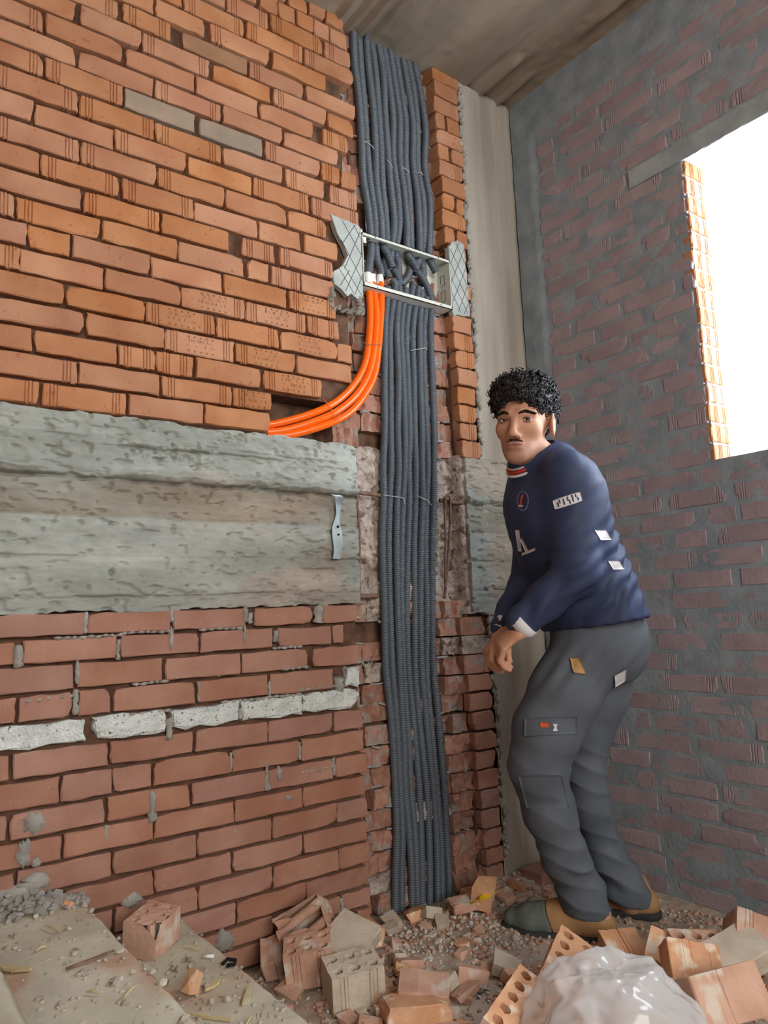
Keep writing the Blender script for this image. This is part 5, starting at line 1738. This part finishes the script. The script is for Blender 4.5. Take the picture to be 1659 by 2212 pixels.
# ---- eyes, brows, moustache
for s_ in (-1, 1):
    c = hl(s_ * .0315, -.0015, .0735)
    bm = bmesh.new(); bmesh.ops.create_uvsphere(bm, u_segments=20, v_segments=14, radius=.0125)
    vv = np.array([tuple(v.co) for v in bm.verts]) + c; ff = [[v.index for v in f.verts] for f in bm.faces]; bm.free()
    e = mk('eye', vv, ff, M['eye_white'], body, True, origin=c)
    g = unit(-cF - cR * .1)
    a1 = unit(np.cross(g, HU)); a2 = np.cross(a1, g)
    vv = [c + g * .0129]
    for r_ in (.0035, .0062):
        for k in range(16):
            t = 2 * math.pi * k / 16
            vv.append(c + g * math.sqrt(.0128 ** 2 - r_ ** 2) + (a1 * math.cos(t) + a2 * math.sin(t)) * r_)
    ff = [(0, 1 + k, 1 + (k + 1) % 16) for k in range(16)] + [(1 + k, 17 + k, 17 + (k + 1) % 16, 1 + (k + 1) % 16) for k in range(16)]
    mk('iris', vv, ff, M['iris'], e, True, origin=c)
    # lids: patches of a slightly larger sphere above and below the opening
    for lo_t, hi_t, mm_ in ((math.radians(13), math.radians(75), 1), (math.radians(-75), math.radians(-17), 0)):
        vv, nu_, nv_ = [], 15, 7
        for a_ in np.linspace(-1.25, 1.25, nu_):
            for t_ in np.linspace(lo_t, hi_t, nv_):
                tt = t_ if abs(t_) > .35 else t_ * (1 - .75 * (a_ / 1.25) ** 2)
                dv = HF * math.cos(a_) * math.cos(tt) + HS * math.sin(a_) * math.cos(tt) + HU * math.sin(tt)
                vv.append(c + dv * (.0137 if mm_ else .0134))
        ff = gridf(nu_, nv_)
        mk('eyelid', vv, ff, M['skin'], body, True, origin=c, col=np.ones((len(vv), 3)) * npv(lin((158, 112, 92))))
    lashp = []
    for a_ in np.linspace(-1.2, 1.2, 13):
        tt = math.radians(13) * (1 - .75 * (a_ / 1.25) ** 2)
        lashp.append(c + (HF * math.cos(a_) * math.cos(tt) + HS * math.sin(a_) * math.cos(tt) + HU * math.sin(tt)) * .0141)
    v, f = tube_vf(lashp, .0009, 5)
    mk('eyelashes', v, f, M['lash'], body, True)


def hair_strip(name, pts, width, n, length, up, sd):
    """short flat hairs laid along a line on the face"""
    mb = MB()
    R = random.Random(sd)
    c = spline(pts, .001)
    for k in range(n):
        u = R.random()
        p = c[int(u * (len(c) - 1))] + HU * R.uniform(-1, 1) * width * (1 - .6 * abs(u - .45))
        h_ = bvh_body.ray_cast(Vector(p + HF * .15), Vector(-HF))[0]
        if h_ is None: continue
        p = npv(h_) + HF * .0006
        t = unit(c[min(len(c) - 1, int(u * (len(c) - 1)) + 3)] - c[max(0, int(u * (len(c) - 1)) - 3)])
        dv = unit(t * up[0] + HU * up[1] + HF * .25 + HS * R.uniform(-.2, .2))
        mb.tube([p, p + dv * length * .5 + HF * .0008, p + dv * length], [.0007, .0006, .0002], 4)
    o = mb.build(name, M['lash'], body)
    return o


for s_ in (-1, 1):
    hair_strip('eyebrow', [hl(s_ * .014, .0135, 0), hl(s_ * .03, .0185, 0), hl(s_ * .052, .013, 0)], .0034, 300, .007, (1 if True else 0, .2), 10 + s_)
hair_strip('moustache', [hl(-.023, -.0615, 0), hl(-.011, -.0565, 0), hl(0, -.0565, 0), hl(.011, -.0565, 0), hl(.023, -.0615, 0)], .0032, 150, .0042, (.3, -.9), 33)

# ---- hair: cropped cap with a mass of curls
hsd = SDF(HO - .16, HO + .17, .0036)
hsd.ell(hl(0, .050, -.022), (.081, .079, .099), HA, .01)
hsd.ell(hl(0, .078, .022), (.068, .046, .062), HA, .03)
hsd.ell(hl(0, .012, -.055), (.076, .058, .058), HA, .02)
hsd.ell(hl(0, -.035, .088), (.07, .085, .062), HA, .012, 'sub')
hsd.ell(hl(0, -.05, .0), (.1, .064, .045), HA, .012, 'sub')
hv, hf = hsd.mesh()
N = vnormals(hv, hf)
hv = hv + N * (.006 * fbm(hv * 75, 3) + .004 * fbm(hv * 190, 2))[:, None]
mb = MB(); mb.add(hv, hf)
R = random.Random(5)
idxs = rng.permutation(len(hv))
cnt = 0
for i in idxs:
    p, n_ = hv[i], N[i]
    l = p - HO
    if l @ HU < .0 and abs(l @ HS) < .05 and l @ HF > 0: continue
    hgt = l @ HU
    if R.random() > sstep(-.03, .07, np.array([hgt]))[0] * .85 + .15: continue
    L = R.uniform(.012, .026) * (.5 + .5 * float(sstep(-.02, .08, np.array([hgt]))[0]))
    rr = R.uniform(.0045, .0075)
    a1 = unit(np.cross(n_, npv((R.uniform(-1, 1), R.uniform(-1, 1), R.uniform(-1, 1))))); a2 = np.cross(n_, a1)
    ph = R.uniform(0, 6.28); tw = R.uniform(1.2, 2.0)
    pts = [p + n_ * (L * u - .003) + (a1 * math.cos(ph + 6.28 * tw * u) + a2 * math.sin(ph + 6.28 * tw * u)) * rr * (.5 + .5 * u) for u in np.linspace(0, 1, 11)]
    mb.tube(pts, [.0026] * 4 + [.0022] * 4 + [.0016, .0012, .0006], 5)
    cnt += 1
    if cnt > 620: break
mb.build('hair', M['hair'], person, True)['label'] = 'short black curly hair'

# ---- jersey
j = SDF((1.40, -.80, .76), (2.02, -.22, 1.46), .0052)
j.cone(J['hem'] - UZv * .02, J['w1'], 0, 0, .04, S=PS, Fw=unit(PF + TF), e1=(.178, .134), e2=(.16, .126))
j.cone(J['w1'], J['w2'], 0, 0, .04, S=TS, Fw=TF, e1=(.16, .126), e2=(.152, .12))
j.cone(J['w2'], J['w3'], 0, 0, .04, S=TS, Fw=TF, e1=(.152, .12), e2=(.165, .122))
j.cone(J['w3'], J['w4'], 0, 0, .04, S=TS, Fw=TF, e1=(.165, .122), e2=(.168, .112))
j.cone(J['w4'], J['sh'], 0, 0, .05, S=TS, Fw=TF, e1=(.17, .112), e2=(.10, .07))
j.cone(J['sh'], J['nb'] - UZv * .01, .085, .068, .03)
j.cone(J['Lsh'], J['Lel'], .072, .058, .025).cone(J['Lel'], J['Lwr'] + UZv * .012, .058, .042, .02)
j.cone(J['Rsh'], J['Rel'], .07, .056, .03).cone(J['Rel'], J['Rwr'] + UZv * .01, .056, .040, .03)
hd = unit(UZv * .9 + PF * .0 - cR * .12)
j.cut(J['hem'] - UZv * .012, -hd)
for a, c in (('L', 1), ('R', 1)):
    pass
# neck opening
j.cone(J['nb'] - UZv * .005, J['nb'] + unit(HO - J['nb']) * .09, .062, .07, .006, 'sub')
V, F = j.mesh()
V = relax(V, F, 2)
N = vnormals(V, F)
qz = V[:, 2]
al = V @ TF; sl_ = V @ TS
fold = .007 * fbm(P3(al * 8, sl_ * 8, qz * 15 + al * 14), 3)
# slanting drag folds at the small of the back and elbow
rid = np.sin((qz * 1.0 + .55 * al + .02 * fbm(V * 9, 2)) * 2 * np.pi / .05)
back = np.exp(-(((V - J['w2']) @ TF + .11) / .07) ** 2) * np.exp(-((qz - J['w2'][2] + .01) / .11) ** 2)
elb = np.exp(-(np.linalg.norm(V - J['Lel'], axis=1) / .085) ** 2)
fore = np.exp(-(np.linalg.norm(V - (J['Lel'] + J['Lwr']) / 2, axis=1) / .07) ** 2)
fold += rid * (.0075 * back + .0045 * elb + .003 * fore)
fold += .004 * np.sin((al + .3 * qz) * 2 * np.pi / .06 + 3 * fbm(V * 7, 2)) * np.exp(-((qz - J['hem'][2] - .05) / .06) ** 2)
V = V + N * fold[:, None]
jersey = mk('jersey', V, F, M['jersey'], person, True, origin=tuple(J['hem']))
jersey['label'] = 'navy long-sleeved football jersey'
bvh_j = BVHTree.FromPolygons([Vector(p) for p in V], [list(map(int, f)) for f in F])

# ---- trousers
t_ = SDF((1.44, -.76, .02), (2.1, -.26, .93), .0055)
t_.ell(J['pelvis'] + UZv * .015, (.158, .13, .115), (PS, PF, UZv), .03)
t_.ell(J['butt'] + PS * .06, (.1, .1, .11), (PS, PF, UZv), .05).ell(J['butt'] - PS * .06, (.1, .1, .11), (PS, PF, UZv), .05)
rl = [.102, .097, .09, .079, .07, .063, .062, .068]
for i in range(7): t_.cone(J[f'L{i}'], J[f'L{i + 1}'], rl[i], rl[i + 1], .03)
rl = [.1, .088, .075, .065, .06, .058, .062, .066]
for i in range(7): t_.cone(J[f'R{i}'], J[f'R{i + 1}'], rl[i], rl[i + 1], .02)
t_.cut(J['L7'] * 0 + npv((1.79, -.44, .072)), -unit(UZv + PF * -.18))
V, F = t_.mesh()
V = relax(V, F, 2)
N = vnormals(V, F)
lz_ = V[:, 2]
ph_ = lz_ - .45 * (V @ PF) + .035 * fbm(V * 6, 2)
w1 = 1 - np.abs(np.sin(ph_ * np.pi / .062)) ** .6 * 2
patchy = sstep(-.25, .35, fbm(P3(V[:, 0] * 9, V[:, 1] * 9, lz_ * 9 + 4), 2))
knee = np.exp(-(np.linalg.norm(V - J['L3'] + npv((0, 0, .05)), axis=1) / .09) ** 2) + np.exp(-(np.linalg.norm(V - J['R3'] + npv((0, 0, .05)), axis=1) / .09) ** 2)
ank = np.exp(-((lz_ - .12) / .07) ** 2)
shin = np.exp(-((lz_ - .28) / .08) ** 2)
fold = .005 * fbm(P3(V[:, 0] * 11, V[:, 1] * 11, lz_ * 7), 3) + w1 * (.25 + .75 * patchy) * (.0105 * knee + .0125 * ank + .008 * shin)
fold += .004 * np.sin(((V @ PF) * .8 + lz_ * .6) * 2 * np.pi / .045) * np.exp(-((lz_ - .77) / .06) ** 2) * .8
V = V + N * fold[:, None]
trousers = mk('trousers', V, F, M['trouser'], person, True, origin=tuple(J['pelvis']))
trousers['label'] = 'grey cargo work trousers'
bvh_t = BVHTree.FromPolygons([Vector(p) for p in V], [list(map(int, f)) for f in F])


def patch(name, bvh, start, du, dv, w, h, mat, parent, nu=14, nv=8, off=.0015, thick=.002, shape=None, dirv=None, lab=None):
    """thin piece of cloth or print laid on a garment"""
    start, du, dv = npv(start), unit(du), unit(dv)
    dirv = unit(start - npv((0, -1.94, CAM_H))) if dirv is None else unit(dirv)
    P0 = []
    for a in np.linspace(-.5, .5, nu):
        for c in np.linspace(-.5, .5, nv):
            aa, cc_ = (a, c) if shape is None else shape(a, c)
            o = start + du * aa * w + dv * cc_ * h
            r = bvh.ray_cast(Vector(o), Vector(dirv))
            if r[0] is None: P0.append(None)
            else: P0.append(npv(r[0]) + npv(r[1]) * off * (1 if npv(r[1]) @ dirv < 0 else -1))
    ok = [p is not None for p in P0]
    if not any(ok): return None
    mean = np.mean([p for p in P0 if p is not None], 0)
    P0 = np.array([p if p is not None else mean for p in P0])
    nn = len(P0)
    Vp = np.vstack([P0, P0 + dirv * thick])
    F_ = [f for f in gridf(nu, nv) if all(ok[i] for i in f)]
    ring = [i * nv for i in range(nu)] + [(nu - 1) * nv + q for q in range(1, nv)] + [i * nv + nv - 1 for i in range(nu - 2, -1, -1)] + [q for q in range(nv - 2, 0, -1)]
    F_ = F_ + [(ring[k], ring[(k + 1) % len(ring)], nn + ring[(k + 1) % len(ring)], nn + ring[k]) for k in range(len(ring)) if ok[ring[k]] and ok[ring[(k + 1) % len(ring)]]]
    o = mk(name, Vp, F_, mat, parent, True)
    if lab: o['label'] = lab
    return o


disc = lambda a, c: (a * math.sqrt(max(0, 1 - 2 * c * c)), c * math.sqrt(max(0, 1 - 2 * a * a)))
# sleeve lettering: four worn white characters
sd_ = unit(cR * 1.0 + cU * .28)
su_ = unit(cU - cR * .28)
sp_ = patch('sleeve_print', bvh_j, J['patch'], sd_, su_, .074, .026, M['white_print'], jersey, 24, 8, shape=lambda a, c: (a, c * (1 - 2.2 * a * a * a * a) + .12 * a))
if sp_:
    for ox, oz, h_ in ((-.022, -.003, .012), (-.017, .003, .01), (-.008, 0, .016), (.002, .004, .011), (.005, -.004, .010), (.013, .002, .018), (.021, .006, .008), (.024, -.002, .009)):
        patch('print_gap', bvh_j, J['patch'] + sd_ * ox + su_ * oz, sd_, su_, .0028, h_, M['jersey'], sp_, 3, 4, off=.0032)
patch('crest_rim', bvh_j, J['crest'], cR, cU, .034, .056, M['crest_rim'], jersey, 12, 12, shape=disc, off=.002)
patch('crest', bvh_j, J['crest'], cR, cU, .026, .046, M['jersey'], jersey, 10, 10, shape=disc, off=.0035)
patch('crest_stripe', bvh_j, J['crest'] + cU * .002, cR, cU + cR * .25, .006, .03, M['red_print'], jersey, 4, 8, off=.0065)
patch('crest_stripe', bvh_j, J['crest'] + cU * -.012 - cR * .002, cR, cU, .012, .004, M['white_print'], jersey, 6, 3, off=.0065)
# the number on the chest
patch('number_print', bvh_j, J['num'] + cU * .0, cR, cU - cR * .12, .011, .06, M['white_print'], jersey, 4, 10)
patch('number_print', bvh_j, J['num'] + cR * .014 - cU * .012, cR, cU - cR * .5, .009, .045, M['white_print'], jersey, 4, 8)
patch('sponsor_print', bvh_j, J['spon'], cR + cU * .4, cU, .04, .008, M['white_print'], jersey, 10, 3)
for k, q in (('back1', .03), ('back2', .026)):
    patch('back_number', bvh_j, J[k] - cR * .012, cR, cU - cR * .6, .03, q, M['white_print'], jersey, 8, 8)
# collar
ncen = J['nb'] - UZv * .005
ax_ = unit(HO - J['nb'])
c1 = unit(np.cross(ax_, TS)); c2 = np.cross(ax_, c1)
for rr, zz_, mm_, tn in ((.066, .004, 'red_print', .0055), (.070, -.006, 'white_print', .0042), (.0655, .013, 'white_print', .003)):
    pts = []
    for k in range(41):
        t = 2 * math.pi * k / 40
        front = (math.cos(t) * c1 + math.sin(t) * c2) @ TF
        pts.append(ncen + (c1 * math.cos(t) + c2 * math.sin(t)) * rr + ax_ * (zz_ - .026 * max(0, front)) + TF * .012 * max(0, front))
    v, f = tube_vf(pts, tn, 8, False)
    mk('collar', v, f, M[mm_], jersey, True)
# white cuffs
for s_, w in (('L', .044), ('R', .041)):
    d = unit(J[s_ + 'kn'] - J[s_ + 'wr'])
    cpt = J[s_ + 'wr'] + UZv * .006
    v, f = tube_vf([cpt - d * .012, cpt + d * .004, cpt + d * .02], [w, w * .98, w * .86], 20)
    mk('cuff', v, f, M['white_print'], jersey, True)['label'] = 'white inner cuff'
# cargo pocket flap with its little label, knee patch seams, things in the pockets
fl = patch('pocket_flap', bvh_t, J['flap'], cR + cU * .06, cU, .135, .046, M['trouser'], trousers, 20, 8, off=.006, thick=.006)
if fl:
    patch('flap_label', bvh_t, J['flaplab1'], cR, cU, .024, .012, M['orange_label'], fl, 6, 4, off=.0082)
    patch('flap_label', bvh_t, J['flaplab2'], cR, cU, .013, .018, M['white_print'], fl, 5, 5, off=.0082, shape=lambda a, c: (a * (.35 + 1.3 * abs(c)), c))
patch('knee_patch', bvh_t, J['kneeseam'], cR, cU - cR * .25, .115, .09, M['trouser'], trousers, 18, 14, off=.0018, thick=.003)
patch('pocket_item', bvh_t, J['pock'], cR, cU - cR * .3, .028, .042, M['tan_tool'], trousers, 6, 8, off=.007, thick=.009, lab='tan tool end sticking out of the pocket')
patch('pocket_item', bvh_t, J['bpock'], cR + cU * .6, cU, .035, .03, M['white_print'], trousers, 6, 6, off=.006, thick=.008, lab='pale cloth in the back pocket')

# ---- shoes
for s_, mm_ in (('L', 'near'), ('R', 'far')):
    he, ba, to, an = J[s_ + 'heel'], J[s_ + 'ball'], J[s_ + 'toe'], J[s_ + 'ank']
    he, ba, to = (npv((p[0], p[1], 0)) for p in (he, ba, to))
    zb = .008
    d = unit(to - he); sd_ = np.cross(UZv, d)
    lo_, hi_ = np.minimum(he, to) - .12, np.maximum(he, to) + .12
    lo_[2], hi_[2] = -.01, .2
    root = empty('shoe', tuple((he + to) / 2)); root.parent = person; root.location = Vector((he + to) / 2) - person.location
    L = np.linalg.norm(to - he)
    for nm, mt in (('sole', 'sole'), ('upper', 'shoegrey'), ('heel_panel', 'suede')):
        g = SDF(lo_, hi_, .0042)
        if nm == 'sole':
            g.cone(he + UZv * .022, ba + UZv * .02, 0, 0, .02, S=sd_, Fw=d, e1=(.042, .045), e2=(.052, .05)).cone(ba + UZv * .02, to + UZv * .026, 0, 0, .02, S=sd_, Fw=d, e1=(.052, .05), e2=(.038, .04))
            g.cut((0, 0, zb + .022), (0, 0, 1)); g.cut((0, 0, zb), (0, 0, -1))
        else:
            g.cone(he + UZv * .045, ba + UZv * .04, 0, 0, .03, S=sd_, Fw=d, e1=(.038, .042), e2=(.046, .04)).cone(ba + UZv * .04, to + UZv * .038, 0, 0, .02, S=sd_, Fw=d, e1=(.046, .04), e2=(.036, .032))
            g.cone(he + UZv * .055 + d * .025, he + UZv * .075 + d * .035, .04, .042, .03)
            g.cone(he + UZv * .10 + d * .035, ba + UZv * .05, .04, .03, .03)
            g.cut((0, 0, zb + .02), (0, 0, -1))
            mid = he + d * (L * .52)
            if nm == 'upper': g.cut(mid + UZv * .03, unit(-d + UZv * .35))
            else: g.cut(mid + UZv * .03, unit(d - UZv * .35))
        V, F = g.mesh()
        V = relax(V, F, 1)
        N = vnormals(V, F)
        if nm == 'upper':
            V = V + N * (.002 * fbm(V * 40, 3))[:, None]
        mk(nm, V, F, M[mt], root, True)
